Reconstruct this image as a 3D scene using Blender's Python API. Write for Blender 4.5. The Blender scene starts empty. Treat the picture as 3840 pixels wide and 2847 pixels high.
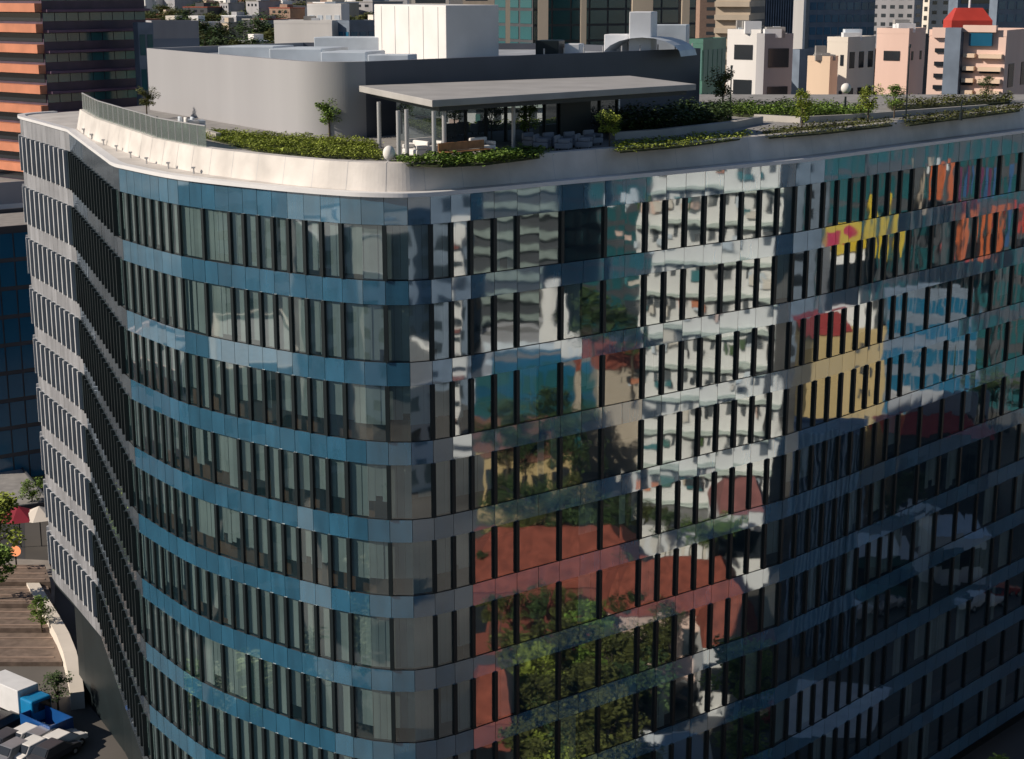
import bpy, math, random
from mathutils import Vector
R = math.radians
random.seed(7)
scene = bpy.context.scene
C = scene.collection

# ------------------------------------------------------------------ camera, sky, sun, exposure
CAMZ = 57.0; PITCH = R(13.577); FOC = 6048.0; PW, PH = 3840.0, 2847.0
cam_d = bpy.data.cameras.new('camera'); cam = bpy.data.objects.new('camera', cam_d); C.objects.link(cam)
cam.location = (0, 0, CAMZ); cam.rotation_euler = (math.pi/2-PITCH, 0, 0)
cam_d.sensor_fit = 'HORIZONTAL'; cam_d.sensor_width = 36; cam_d.lens = FOC/PW*36
cam_d.clip_start = 0.5; cam_d.clip_end = 20000
scene.camera = cam
SUN_AZ = Vector((-0.985, -0.19)).normalized(); SUN_EL = R(29)
w = bpy.data.worlds.new('World'); scene.world = w; w.use_nodes = True
nt = w.node_tree; bg = nt.nodes['Background']; sky = nt.nodes.new('ShaderNodeTexSky')
sky.sky_type = 'NISHITA'; sky.sun_disc = False; sky.sun_elevation = SUN_EL
sky.sun_rotation = math.atan2(SUN_AZ.x, SUN_AZ.y); sky.altitude = 2200; sky.air_density = 1.0; sky.dust_density = 1.5
nt.links.new(sky.outputs[0], bg.inputs[0]); bg.inputs[1].default_value = 0.06
sd = bpy.data.lights.new('sun', 'SUN'); sun = bpy.data.objects.new('sun', sd); C.objects.link(sun)
sd.energy = 4.5; sd.angle = R(0.5); sd.color = (1.0, 0.88, 0.74)
sdir = Vector((SUN_AZ.x*math.cos(SUN_EL), SUN_AZ.y*math.cos(SUN_EL), math.sin(SUN_EL)))
sun.rotation_euler = sdir.to_track_quat('Z', 'Y').to_euler(); sun.location = sdir*300
scene.view_settings.view_transform = 'Standard'; scene.view_settings.look = 'None'
scene.view_settings.exposure = 0.2; scene.view_settings.gamma = 1.0
scene.render.engine = 'CYCLES'
scene.cycles.max_bounces = 7; scene.cycles.glossy_bounces = 3; scene.cycles.transparent_max_bounces = 12
scene.cycles.diffuse_bounces = 2; scene.cycles.caustics_reflective = False; scene.cycles.sample_clamp_indirect = 6

K = 3840/2228
def ray(xd, yd):
    u = (xd*K-PW/2)/FOC; v = (yd*K-PH/2)/FOC
    f = math.cos(PITCH)-v*math.sin(PITCH); d = math.sin(PITCH)+v*math.cos(PITCH)
    return u/f, d/f
def at(xd, yd, Y):
    a, b = ray(xd, yd); return Vector((a*Y, Y, CAMZ-b*Y))
def on(xd, yd, z):
    a, b = ray(xd, yd); Y = (CAMZ-z)/b; return Vector((a*Y, Y, z))

# ------------------------------------------------------------------ materials
MATS = {}
def mat(name, col, rough=0.7, var=0.12, scale=0.6, metal=0.0, spec=0.4, streak=0.0, island=0.0, bump=0.0, emit=None):
    if name in MATS: return MATS[name]
    m = bpy.data.materials.new(name); m.use_nodes = True; n = m.node_tree.nodes; l = m.node_tree.links
    b = n['Principled BSDF']; b.inputs['Roughness'].default_value = rough; b.inputs['Metallic'].default_value = metal
    b.inputs['Specular IOR Level'].default_value = spec
    tc = n.new('ShaderNodeTexCoord'); mp = n.new('ShaderNodeMapping'); l.new(tc.outputs['Object'], mp.inputs[0])
    if streak: mp.inputs['Scale'].default_value = (1, 1, 0.12)
    nz = n.new('ShaderNodeTexNoise'); nz.inputs['Scale'].default_value = scale; nz.inputs['Detail'].default_value = 5
    l.new(mp.outputs[0], nz.inputs['Vector'])
    rp = n.new('ShaderNodeMapRange'); rp.inputs[1].default_value = 0.25; rp.inputs[2].default_value = 0.75
    rp.inputs[3].default_value = 1-var*1.6; rp.inputs[4].default_value = 1+var*1.2; l.new(nz.outputs[0], rp.inputs[0])
    fac = rp.outputs[0]
    if island:
        g = n.new('ShaderNodeNewGeometry'); r2 = n.new('ShaderNodeMapRange'); r2.inputs[3].default_value = 1-island; r2.inputs[4].default_value = 1+island
        l.new(g.outputs['Random Per Island'], r2.inputs[0]); mu = n.new('ShaderNodeMath'); mu.operation = 'MULTIPLY'
        l.new(fac, mu.inputs[0]); l.new(r2.outputs[0], mu.inputs[1]); fac = mu.outputs[0]
    vm = n.new('ShaderNodeVectorMath'); vm.operation = 'SCALE'; vm.inputs[0].default_value = col[:3]
    l.new(fac, vm.inputs['Scale']); l.new(vm.outputs[0], b.inputs['Base Color'])
    if bump:
        bp = n.new('ShaderNodeBump'); bp.inputs['Strength'].default_value = bump; bp.inputs['Distance'].default_value = 0.05
        n2 = n.new('ShaderNodeTexNoise'); n2.inputs['Scale'].default_value = scale*8; l.new(tc.outputs['Object'], n2.inputs['Vector'])
        l.new(n2.outputs[0], bp.inputs['Height']); l.new(bp.outputs[0], b.inputs['Normal'])
    if emit:
        b.inputs['Emission Color'].default_value = (*emit[:3], 1); b.inputs['Emission Strength'].default_value = emit[3]
    MATS[name] = m; return m
def glass(name, tint, gcol, base, grow, rough=0.0, back=None, power=3.0, wav=0.0):
    """coated glazing: clear (or back-painted) body under a partly mirroring coat, stronger at grazing angles"""
    m = bpy.data.materials.new(name); m.use_nodes = True; n = m.node_tree.nodes; l = m.node_tree.links
    out = n['Material Output']
    if back:
        body = n['Principled BSDF']; body.inputs['Roughness'].default_value = 0.5
        g = n.new('ShaderNodeNewGeometry'); r2 = n.new('ShaderNodeMapRange'); r2.inputs[3].default_value = .80; r2.inputs[4].default_value = 1.14
        l.new(g.outputs['Random Per Island'], r2.inputs[0]); tc0 = n.new('ShaderNodeTexCoord'); mp0 = n.new('ShaderNodeMapping'); mp0.inputs['Scale'].default_value = (1, 1, .25)
        l.new(tc0.outputs['Object'], mp0.inputs[0]); nz0 = n.new('ShaderNodeTexNoise'); nz0.inputs['Scale'].default_value = 1.6; nz0.inputs['Detail'].default_value = 6; l.new(mp0.outputs[0], nz0.inputs['Vector'])
        r3 = n.new('ShaderNodeMapRange'); r3.inputs[1].default_value = .3; r3.inputs[2].default_value = .7; r3.inputs[3].default_value = .78; r3.inputs[4].default_value = 1.15; l.new(nz0.outputs[0], r3.inputs[0])
        mm = n.new('ShaderNodeMath'); mm.operation = 'MULTIPLY'; l.new(r2.outputs[0], mm.inputs[0]); l.new(r3.outputs[0], mm.inputs[1])
        vm0 = n.new('ShaderNodeVectorMath'); vm0.operation = 'SCALE'; vm0.inputs[0].default_value = back; l.new(mm.outputs[0], vm0.inputs['Scale']); l.new(vm0.outputs[0], body.inputs['Base Color'])
    else:
        n.remove(n['Principled BSDF']); tr = n.new('ShaderNodeBsdfTransparent'); tr.inputs[0].default_value = (*tint, 1)
        df = n.new('ShaderNodeBsdfDiffuse'); df.inputs[0].default_value = (.10, .25, .31, 1); body = n.new('ShaderNodeMixShader'); body.inputs[0].default_value = .10
        l.new(tr.outputs[0], body.inputs[1]); l.new(df.outputs[0], body.inputs[2])
    gl = n.new('ShaderNodeBsdfGlossy'); gl.inputs['Color'].default_value = (*gcol, 1); gl.inputs['Roughness'].default_value = rough
    lw = n.new('ShaderNodeLayerWeight'); lw.inputs['Blend'].default_value = 0.5
    pw = n.new('ShaderNodeMath'); pw.operation = 'POWER'; pw.inputs[1].default_value = power; l.new(lw.outputs['Facing'], pw.inputs[0])
    ma = n.new('ShaderNodeMath'); ma.operation = 'MULTIPLY_ADD'; ma.inputs[1].default_value = grow; ma.inputs[2].default_value = base
    l.new(pw.outputs[0], ma.inputs[0])
    mx = n.new('ShaderNodeMixShader'); l.new(ma.outputs[0], mx.inputs[0]); l.new(body.outputs[0], mx.inputs[1]); l.new(gl.outputs[0], mx.inputs[2])
    if wav:
        tc = n.new('ShaderNodeTexCoord'); nz = n.new('ShaderNodeTexNoise'); nz.inputs['Scale'].default_value = 0.7; nz.inputs['Detail'].default_value = 1.0
        l.new(tc.outputs['Object'], nz.inputs['Vector']); bp = n.new('ShaderNodeBump'); bp.inputs['Strength'].default_value = 1.0; bp.inputs['Distance'].default_value = wav
        l.new(nz.outputs[0], bp.inputs['Height']); l.new(bp.outputs[0], gl.inputs['Normal'])
    l.new(mx.outputs[0], out.inputs['Surface']); MATS[name] = m; return m

M_glass = glass('tower_glazing', (.74, .84, .84), (.80, .88, .90), .45, .5, rough=.026, wav=.004)
M_span = glass('spandrel_glazing', None, (.78, .88, .93), .42, .5, rough=.03, back=(.035, .17, .29), wav=.0032)
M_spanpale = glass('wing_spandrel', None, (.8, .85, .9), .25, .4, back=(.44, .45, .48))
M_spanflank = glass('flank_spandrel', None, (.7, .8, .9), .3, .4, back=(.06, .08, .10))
M_bgglass = glass('office_glazing', None, (.7, .8, .85), .35, .5, back=(.02, .03, .04))
M_fin = mat('fin_black_metal', (.010, .017, .020), .45)
M_finlight = mat('fin_pale_metal', (.55, .56, .58), .45)
M_slab = mat('slab_concrete', (.25, .25, .25), .8)
M_dark = mat('dark_interior', (.035, .035, .04), .8)
M_white = mat('white_membrane', (.61, .575, .54), .55, var=.16, scale=.5, bump=.15)
M_rim = mat('white_metal_rim', (.72, .72, .73), .4, var=.04)
M_blind = mat('blind_fabric', (.58, .64, .62), .8, var=.12, scale=.5, island=.18)
M_grey = mat('penthouse_render', (.32, .32, .335), .8, var=.05, scale=.25, streak=1)
M_navy = mat('plant_room_panel', (.70, .68, .66), .6, var=.05)
M_deck = mat('deck_paving', (.30, .29, .28), .85, var=.15, scale=.9)
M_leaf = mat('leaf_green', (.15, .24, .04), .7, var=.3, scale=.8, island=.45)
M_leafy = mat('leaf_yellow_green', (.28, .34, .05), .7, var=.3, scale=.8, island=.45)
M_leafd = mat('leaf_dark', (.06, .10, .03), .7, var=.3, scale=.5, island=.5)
M_olive = mat('leaf_olive', (.11, .12, .03), .7, var=.3, scale=.5, island=.5)
M_bark = mat('bark', (.09, .07, .05), .9, scale=3)
M_steel = mat('steel_grey', (.45, .45, .46), .4, metal=.3, var=.05)
M_slabtop = mat('canopy_concrete', (.38, .37, .36), .7, var=.10, scale=.5)
M_asph = mat('asphalt', (.055, .055, .058), .9, var=.3, scale=.08)
M_ground = mat('city_ground', (.13, .12, .11), .95, var=.5, scale=.03)
M_paint = mat('road_paint', (.75, .75, .72), .6)
M_win = mat('window_glass_dark', (.02, .025, .032), .12, var=.05, spec=.8)
M_winw = mat('window_glass_mid', (.05, .06, .07), .12, var=.05, spec=.8)
M_tileroof = mat('clay_tile', (.30, .08, .05), .8, var=.25, scale=1.2)
M_brown = mat('timber_brown', (.20, .15, .12), .7, var=.25, scale=1.5)

# ------------------------------------------------------------------ mesh helpers
class MB:
    def __init__(s): s.v = []; s.f = []
    def quad(s, a, b, c, d):
        i = len(s.v); s.v += [tuple(a), tuple(b), tuple(c), tuple(d)]; s.f.append((i, i+1, i+2, i+3)); return s
    def box(s, x0, y0, z0, x1, y1, z1):
        return s.prism([(x0, y0), (x1, y0), (x1, y1), (x0, y1)], z0, z1)
    def prism(s, pts, z0, z1, pts2=None):
        n = len(pts); i = len(s.v); pts2 = pts2 or pts
        if sum(pts[k][0]*pts[(k+1) % n][1]-pts[(k+1) % n][0]*pts[k][1] for k in range(n)) < 0:
            pts = pts[::-1]; pts2 = pts2[::-1]
        s.v += [(p[0], p[1], z0) for p in pts]+[(p[0], p[1], z1) for p in pts2]
        s.f.append(tuple(range(i+n-1, i-1, -1))); s.f.append(tuple(range(i+n, i+2*n)))
        for k in range(n):
            a, b = i+k, i+(k+1) % n; s.f.append((a, b, b+n, a+n))
        return s
    def obox(s, c, ax, ay, z0, z1):  # centre, half vectors
        c = Vector(c[:2]); ax = Vector(ax[:2]); ay = Vector(ay[:2])
        return s.prism([c-ax-ay, c+ax-ay, c+ax+ay, c-ax+ay], z0, z1)
    def tube(s, a, b, r0, r1=None, n=8, caps=True):
        a = Vector(a); b = Vector(b); r1 = r0 if r1 is None else r1
        d = (b-a).normalized(); p = d.orthogonal().normalized(); q = d.cross(p); i = len(s.v)
        for k in range(n):
            t = 2*math.pi*k/n; s.v.append(tuple(a+(p*math.cos(t)+q*math.sin(t))*r0))
        for k in range(n):
            t = 2*math.pi*k/n; s.v.append(tuple(b+(p*math.cos(t)+q*math.sin(t))*r1))
        for k in range(n):
            e = (k+1) % n; s.f.append((i+k, i+e, i+n+e, i+n+k))
        if caps: s.f.append(tuple(range(i+n-1, i-1, -1))); s.f.append(tuple(range(i+n, i+2*n)))
        return s
    def build(s, name, m, parent=None, smooth=False, loc=None):
        me = bpy.data.meshes.new(name); me.from_pydata(s.v, [], s.f); me.update()
        if m: me.materials.append(m)
        if smooth:
            for p in me.polygons: p.use_smooth = True
        o = bpy.data.objects.new(name, me); C.objects.link(o)
        if loc: o.location = loc
        if parent: o.parent = parent
        return o
def tag(o, label=None, cat=None, group=None, kind=None):
    if label: o['label'] = label
    if cat: o['category'] = cat
    if group: o['group'] = group
    if kind: o['kind'] = kind
    return o
def thing(name, label, cat, loc=(0, 0, 0), group=None, rz=0):
    o = bpy.data.objects.new(name, None); C.objects.link(o); o.location = loc; o.rotation_euler.z = rz
    o.empty_display_size = .5; return tag(o, label, cat, group)
def copy_tree(o, parent=None):
    c = o.copy(); C.objects.link(c)
    if parent: c.parent = parent
    for ch in [x for x in C.objects if x.parent == o]: copy_tree(ch, c)
    return c
def bevel(o, wd=.03, seg=2):
    b = o.modifiers.new('bevel', 'BEVEL'); b.width = wd; b.segments = seg; b.limit_method = 'ANGLE'; return o

# ------------------------------------------------------------------ ground
mb = MB(); mb.quad((-9000, -3000, 0), (9000, -3000, 0), (9000, 16000, 0), (-9000, 16000, 0))
tag(mb.build('ground', M_ground), kind='structure')

# ------------------------------------------------------------------ the glass office tower
def smooth_path(pts, n=24):
    out = []
    for i in range(len(pts)-1):
        p0 = Vector(pts[max(i-1, 0)]); p1 = Vector(pts[i]); p2 = Vector(pts[i+1]); p3 = Vector(pts[min(i+2, len(pts)-1)])
        for k in range(n):
            t = k/n
            out.append(0.5*((2*p1)+(p2-p0)*t+(2*p0-5*p1+4*p2-p3)*t*t+(3*p1-p0-3*p2+p3)*t**3))
    out.append(Vector(pts[-1])); return out
def resample(path, step):
    L = [0]
    for a, b in zip(path, path[1:]): L.append(L[-1]+(b-a).length)
    n = max(1, round(L[-1]/step)); out = []; j = 0
    for k in range(n+1):
        s = L[-1]*k/n
        while j < len(L)-2 and L[j+1] < s: j += 1
        t = (s-L[j])/max(1e-9, L[j+1]-L[j]); out.append(path[j].lerp(path[j+1], t))
    return out
segs = [
    ('wing', resample(smooth_path([(-36.2, 129), (-37.7, 127), (-37.6, 124.4), (-34.2, 118.4), (-30.5, 111.9)]), 1.35)),
    ('flank', resample([Vector((-30.5, 111.9)), Vector((-26.2, 100.6)), Vector((-22.1, 89.9)), Vector((-21.7, 89.2))], 1.4)),
    ('front', resample(smooth_path([(-21.7, 89.2), (-17.3, 83.5), (-12.2, 79.2), (-9.2, 77.2)]), 1.02)),
    ('nose', resample(smooth_path([(-9.2, 77.2), (-6.9, 76.15), (-4.5, 76.05), (-2.0, 77.6)]), 1.2)),
    ('mirror', resample([Vector((-2.0, 77.6)), Vector((16.1, 91.6))], 1.42)),
    ('tail', resample(smooth_path([(16.1, 91.6), (20.6, 96.2), (27.2, 103.2), (35.0, 111.3), (46, 122.5)]), 1.45)),
]
nodes = []; kinds = []
for nm, pts in segs:
    for i in range(len(pts)-1): nodes.append(pts[i]); kinds.append((nm, i))
nodes.append(segs[-1][1][-1])
N = len(nodes)
norms = []
for i in range(N):
    t = (nodes[min(i+1, N-1)]-nodes[max(i-1, 0)]).normalized(); norms.append(Vector((t.y, -t.x)))
N_MIR = next(i for i in range(N) if kinds[min(i, N-2)][0] == 'mirror')
i_nose = next(i for i in range(N) if kinds[min(i, N-2)][0] == 'nose')
def off(i, d): return nodes[i]-norms[i]*d           # inward offset
BACK = [Vector((46.5, 131)), Vector((12, 131)), Vector((-4, 134)), Vector((-20, 141)), Vector((-30, 138))]
def ringpoly(d, back=None): return [off(i, d) for i in range(N)]+(back or BACK)
RIM = 47.5; FL = 4.0; NB = 12; NL = 10
tower = thing('office_tower', 'rounded glass office tower with blue spandrel bands and a planted roof terrace', 'office building', (0, 95, 0))
def tb(mbx, name, m, smooth=False, parent=None):
    o = mbx.build(name, m, None, smooth); o.parent = parent or tower
    if not parent: o.location = (0, -95, 0)
    return o
tl = Vector((0, -95, 0))
rng = random.Random(11)
cand = []   # (priority, mesh builder, name, material)
def pane_mesh(a, b, z0, z1, bulge, tx, tz, n2, inset=.0, nx=3, nz=4):
    m = MB(); d = (b-a); n = Vector((d.y, -d.x)).normalized(); vs = []
    for j in range(nz+1):
        for i in range(nx+1):
            u = i/nx; v = j/nz
            p = a.lerp(b, u); dd = bulge*(1-(2*u-1)**2)*(1-(2*v-1)**2)+tx*(u-.5)+tz*(v-.5)-inset
            q = p+n*dd; vs.append((q.x, q.y, z0+(z1-z0)*v))
    m.v = vs
    for j in range(nz):
        for i in range(nx):
            k = j*(nx+1)+i; m.f.append((k, k+1, k+nx+2, k+nx+1))
    return m
panes = []; fins = []; blinds = []; trays = []
for k in range(NB):
    zt = RIM-FL*k; hb = 1.33 if k == 0 else 1.18
    bands = {'wing': MB(), 'flank': MB(), 'main': MB()}
    lo = 0 if k < NL else i_nose
    for i in range(lo, N-1):
        a, b = nodes[i], nodes[i+1]; g = (b-a).normalized()*.012
        nm, idx = kinds[i]
        pm = pane_mesh(a+g, b-g, zt-hb, zt-.02, rng.uniform(-.002, .0035), rng.uniform(-.009, .009), rng.uniform(-.005, .005), None, nx=2, nz=2)
        band = bands[nm if nm in ('wing', 'flank') else 'main']
        o = len(band.v); band.v += pm.v; band.f += [tuple(q+o for q in f) for f in pm.f]
        # solid spandrel backing box behind the glass
        ai, bi = off(i, .06), off(i+1, .06); aj, bj = off(i, .30), off(i+1, .30)
        mbk = trays
        mbk.append((k, ai, bi, bj, aj, zt-hb+.004, zt-.025))
    for q_, m_ in (('wing', M_spanpale), ('flank', M_spanflank), ('main', M_span)):
        if bands[q_].v: tb(bands[q_], 'spandrel_band', m_, smooth=True)
    bk = MB()
    for (kk, ai, bi, bj, aj, z0, z1) in trays:
        if kk == k: bk.prism([ai, bi, bj, aj], z0, z1)
    tb(bk, 'spandrel_tray', M_dark)
    if k == NB-1: break
    z1 = zt-hb; z0 = zt-FL
    for i in range(0 if k < NL-1 else i_nose, N-1):
        a, b = nodes[i], nodes[i+1]; nm, idx = kinds[i]
        mid = (a+b)/2; n = Vector(((b-a).y, -(b-a).x)).normalized(); view = mid.normalized()
        score = abs(n.dot(view))/mid.length*(1-.02*k)
        if n.dot(view) > 0: score = 0
        pm = pane_mesh(a, b, z0+.02, z1-.02, rng.uniform(-.0015, .004), rng.uniform(-.012, .012), rng.uniform(-.010, .010), None, inset=.05)
        panes.append((score, pm))
        if nm in ('front', 'nose', 'flank') or (nm in ('mirror', 'tail') and rng.random() < .25):
            if k < 2: drop = rng.choice([1, 1, 1, 1, .93])
            elif k < 5: drop = rng.choice([1, .7, .68, .72, .62, .74])
            elif k < 7: drop = rng.choice([1, 1, 1, .75])
            else: drop = rng.choice([1, 1, 1, 1, .9])
            bm_ = MB(); g = (b-a).normalized()
            ng = 3
            for q in range(ng):
                if rng.random() < .02: continue
                s0 = a.lerp(b, .02+q*.32); s1 = a.lerp(b, .02+q*.32+.308)
                dr = drop if rng.random() < .9 else drop*rng.uniform(.75, 1)
                sh = rng.uniform(.16, .2)
                p0 = s0-n*sh; p1 = s1-n*sh; p2 = s1-n*(sh+.015); p3 = s0-n*(sh+.015)
                bm_.prism([p0, p1, p2, p3], z1-.05-(z1-z0-.1)*dr, z1-.05)
            if bm_.v: blinds.append((score, bm_))
    for i in range(0 if k < NL-1 else i_nose, N):
        nm, idx = kinds[min(i, N-2)]
        skip = (nm == 'front' and idx in (8, 10)) or (nm == 'mirror' and idx in (3, 5, 7)) or (nm == 'tail' and idx > 8 and idx % 2 == 0) or (nm == 'nose' and idx in (2, 4))
        if skip and not (nm == 'front' and k in (2, 5, 7)): continue
        p = nodes[i]; n = norms[i]; t = Vector((-n.y, n.x))
        wd = {'wing': .11, 'flank': .10, 'front': .095, 'nose': .10, 'mirror': .10, 'tail': .10}[nm]
        dp = {'wing': .16, 'flank': .16, 'front': .04, 'nose': .05, 'mirror': .07, 'tail': .07}[nm]
        view = p.normalized(); score = abs(n.dot(view))/p.length*(1-.02*k)
        if n.dot(view) > 0: score = 0
        f = MB(); f.obox(p+n*(dp/2-.04), t*wd, n*(dp/2+.06), z0+.005, z1-.005)
        fins.append((score, f, M_finlight if nm == 'wing' else M_fin))
def emit(lst, name, m, parent=tower, smooth=False):
    lst.sort(key=lambda x: -x[0])
    for x in lst[:100]:
        o = tb(x[1], name, x[2] if len(x) > 2 else m, smooth)
    groups = {}
    for x in lst[100:]: groups.setdefault((x[2] if len(x) > 2 else m).name, []).append(x)
    for g, ls in groups.items():
        r = MB()
        for x in ls:
            o = len(r.v); r.v += x[1].v; r.f += [tuple(q+o for q in f) for f in x[1].f]
        o = tb(r, name, MATS[g], smooth); o['kind'] = 'stuff'
emit(panes, 'window_pane', M_glass, smooth=True)
emit(fins, 'mullion', M_fin)
emit(blinds, 'window_blind', M_blind)
# floor plates, core, furniture seen through the lower glass
for k in range(NB):
    zt = RIM-FL*k; sl = MB()
    sl.prism(ringpoly(.36) if k < NL else [off(i, .36) for i in range(i_nose, N)]+[Vector((40, 126)), Vector((12, 126))], zt-.95 if k else zt-1.0, zt-.55 if k else zt-.12)
    tb(sl, 'floor_plate', M_slab)
core = MB(); core.prism([off(i, 6.5) for i in range(0, N, 3)]+[Vector((40, 126)), Vector((12, 126)), Vector((-6, 129)), Vector((-20, 134))], .2, RIM-.15)
tb(core, 'building_core', M_dark)
M_desk = mat('desk_brown', (.22, .12, .07), .6, var=.3, scale=.4)
for k in range(2, NL-1):
    d = MB()
    for i in range(N-1):
        if kinds[i][0] not in ('front', 'nose'): continue
        if rng.random() < (.75 if k < 6 else .25):
            z0 = RIM-FL*(k+1)-.55
            d.prism([off(i, .9), off(i+1, .9), off(i+1, 1.5), off(i, 1.5)], z0+.002, z0+1.35)
    if d.v: tb(d, 'desk_row', M_desk)
# soffit and recessed base
so = MB(); so.prism([off(i, .05) for i in range(0, i_nose+1)]+[Vector((0, 110)), Vector((0, 126)), Vector((-20, 140)), Vector((-30, 137))], RIM-FL*(NL-1)-1.45, RIM-FL*(NL-1)-1.19); tb(so, 'soffit', M_fin)
bs = MB(); bs.prism([off(i, 1.6) for i in range(0, N, 2)]+[Vector((42, 128)), Vector((12, 128)), Vector((-5, 131)), Vector((-20, 136))], 0, RIM-FL*(NL-1)-1.455); tb(bs, 'recessed_base', M_fin)
bk = MB(); bp = [nodes[-1]]+BACK+[nodes[0]]
for a, b in zip(bp, bp[1:]):
    d = (b-a).normalized(); n = Vector((d.y, -d.x)); bk.prism([a, b, b-n*.3, a-n*.3], 9.9, RIM)
tb(bk, 'rear_wall', M_dark)

# ---- roof edge: narrow white rim, then a sloped white apron up to the terrace
def wid(i):
    p = nodes[i]; nm = kinds[min(i, N-2)][0]
    if nm == 'wing': return .8
    if nm == 'flank': return .8+1.9*min(1, (111.9-p.y)/21)
    if nm == 'front': return 2.7-1.2*min(1, (p.x+21.7)/12.5)
    if nm == 'nose': return 1.5-.3*(p.x+9.2)/7.2
    return min(1.8, 1.2+.04*(p.x+2))
i0 = next(i for i in range(N) if kinds[min(i, N-2)][0] == 'flank')   # the terrace starts where the wing ends
DECK = 48.9
rim = MB()
SUB = 5
def fine(lst, f):
    out = []
    for i in range(N-1):
        kink = lambda q: 0 < q < N-1 and norms_seg[q-1].dot(norms_seg[min(q, N-2)]) < .93
        p0 = lst[i-1] if i > 0 and not kink(i) else lst[i]; p3 = lst[i+2] if i < N-2 and not kink(i+1) else lst[i+1]; p1, p2 = lst[i], lst[i+1]
        for k in range(SUB):
            t = k/SUB; out.append(0.5*((2*p1)+(p2-p0)*t+(2*p0-5*p1+4*p2-p3)*t*t+(3*p1-p0-3*p2+p3)*t**3))
    out.append(lst[-1]); return out
norms_seg = [Vector(((nodes[i+1]-nodes[i]).y, -(nodes[i+1]-nodes[i]).x)).normalized() for i in range(N-1)]
FP = fine(nodes, 0); FNm = [v.normalized() for v in fine(norms, 0)]; FW = fine([wid(i) for i in range(N)], 0); NF = len(FP)
def foff(i, d): return FP[i]-FNm[i]*d
for i in range(NF-1):
    a, b = FP[i]+FNm[i]*.14, FP[i+1]+FNm[i+1]*.14; c, d = foff(i+1, .42), foff(i, .42)
    rim.prism([a, b, c, d], RIM+.002, RIM+.20)
tb(rim, 'roof_rim', M_rim)
ap = MB()
def led(i): return max(.55, wid(i)-.95)
jt = MB()
for i in range(i0*SUB, NF-1):
    pr_ = [(.425, RIM+.19), (0, RIM+.21), (.28, DECK+.12), (.75, DECK+.14), (.752, DECK-.1)]
    A = []; B = []
    for q, (o_, z_) in enumerate(pr_):
        for L_, ii in ((A, i), (B, i+1)):
            p = foff(ii, o_ if q == 0 else max(.55, FW[ii]-.95)+o_); L_.append((p.x, p.y, z_))
    for q in range(4):
        j = len(ap.v); ap.v += [A[q], B[q], B[q+1], A[q+1]]; ap.f.append((j, j+1, j+2, j+3))
    if i % (2*SUB) == 0:
        t_ = Vector((-FNm[i].y, FNm[i].x))*.012
        for q in range(3):
            a0, a1 = Vector(A[q]), Vector(A[q+1]); u_ = Vector((t_.x, t_.y, 0)); w_ = Vector((0, 0, .006)); nn_ = Vector((FNm[i].x, FNm[i].y, 0))*.006
            jt.quad(a0-u_+w_+nn_, a0+u_+w_+nn_, a1+u_+w_+nn_, a1-u_+w_+nn_)
tb(jt, 'parapet_joint', M_steel)
tb(ap, 'sloped_parapet', M_white)
inner = [off(i, max(.55, wid(i)-.95)+.6) for i in range(i0, N)]
dk = MB(); dk.prism(inner+[Vector((46, 130.5)), Vector((12, 130.5)), Vector((-4, 133.5)), Vector((-14, 137)), Vector((-20, 130))], RIM-.1, DECK); tb(dk, 'roof_deck', M_deck)
wg = MB(); wg.prism([off(i, .43) for i in range(0, i0+1)]+[Vector((-21, 131)), Vector((-15, 138)), Vector((-20, 140.5)), Vector((-29.5, 137.5))], RIM-.1, RIM+.1); tb(wg, 'wing_roof', M_white)
# little vent posts casting shadows on the sloped parapet
M_pale = mat('pale_trim', (.8, .78, .74), .5)
for q, i in enumerate(range(i0+3, i0+26, 3)):
    p = off(i, led(i)*.6+.2); z = RIM+.2
    v = MB(); v.tube((p.x, p.y, z-.1), (p.x, p.y, z+.28), .05, n=6); v.box(p.x-.09, p.y-.09, z+.28, p.x+.09, p.y+.09, z+.36)
    tb(v, 'vent_post', M_steel)
# terrace railing of glass, left part
M_rail = glass('railing_glass', (.62, .72, .68), (.9, .95, .9), .45, .5, rough=.25)
M_railp = mat('railing_pale_film', (.42, .46, .44), .3, var=.15)
rl = MB(); pc = MB()
for i in range(i0, i0+24):
    a, b = off(i, led(i)+.5), off(i+1, led(i+1)+.5); n = norms[i]
    rl.prism([a, b, b-n*.02, a-n*.02], DECK+.13, DECK+1.2)
    pc.prism([a+n*.03, b+n*.03, b-n*.05, a-n*.05], DECK+1.201, DECK+1.25)
    pc.tube((a.x, a.y, DECK+.1), (a.x, a.y, DECK+1.22), .025, n=6)
tb(rl, 'glass_railing', M_rail); tb(pc, 'handrail', M_steel)

# ---- penthouse
def up(x, y, z, p): return (x, y, z)
PT = 53.1
def rounded(c, a, b, r, n=10):
    c = Vector(c); a = (Vector(a)-c).normalized(); b = (Vector(b)-c).normalized()
    ang = math.acos(a.dot(b)); d = r/math.tan(ang/2); p = c+a*d; q = c+b*d
    ctr = c+(a+b).normalized()*(r/math.sin(ang/2)); out = []
    t0 = math.atan2(p.y-ctr.y, p.x-ctr.x); t1 = math.atan2(q.y-ctr.y, q.x-ctr.x)
    while t1-t0 > math.pi: t1 -= 2*math.pi
    while t1-t0 < -math.pi: t1 += 2*math.pi
    for k in range(n+1):
        t = t0+(t1-t0)*k/n; out.append(Vector((ctr.x+r*math.cos(t), ctr.y+r*math.sin(t))))
    return out
A0 = Vector((-25.2, 113.5)); B0 = Vector((-10.3, 89.8)); D0 = Vector((13.0, 113.4)); E0 = Vector((3.0, 124))
out_ = [A0]+rounded(B0, A0, D0, 3.0, 36)+[D0, E0, Vector((-16, 126))]
ctrp = sum(out_, Vector((0, 0)))/len(out_)
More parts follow.
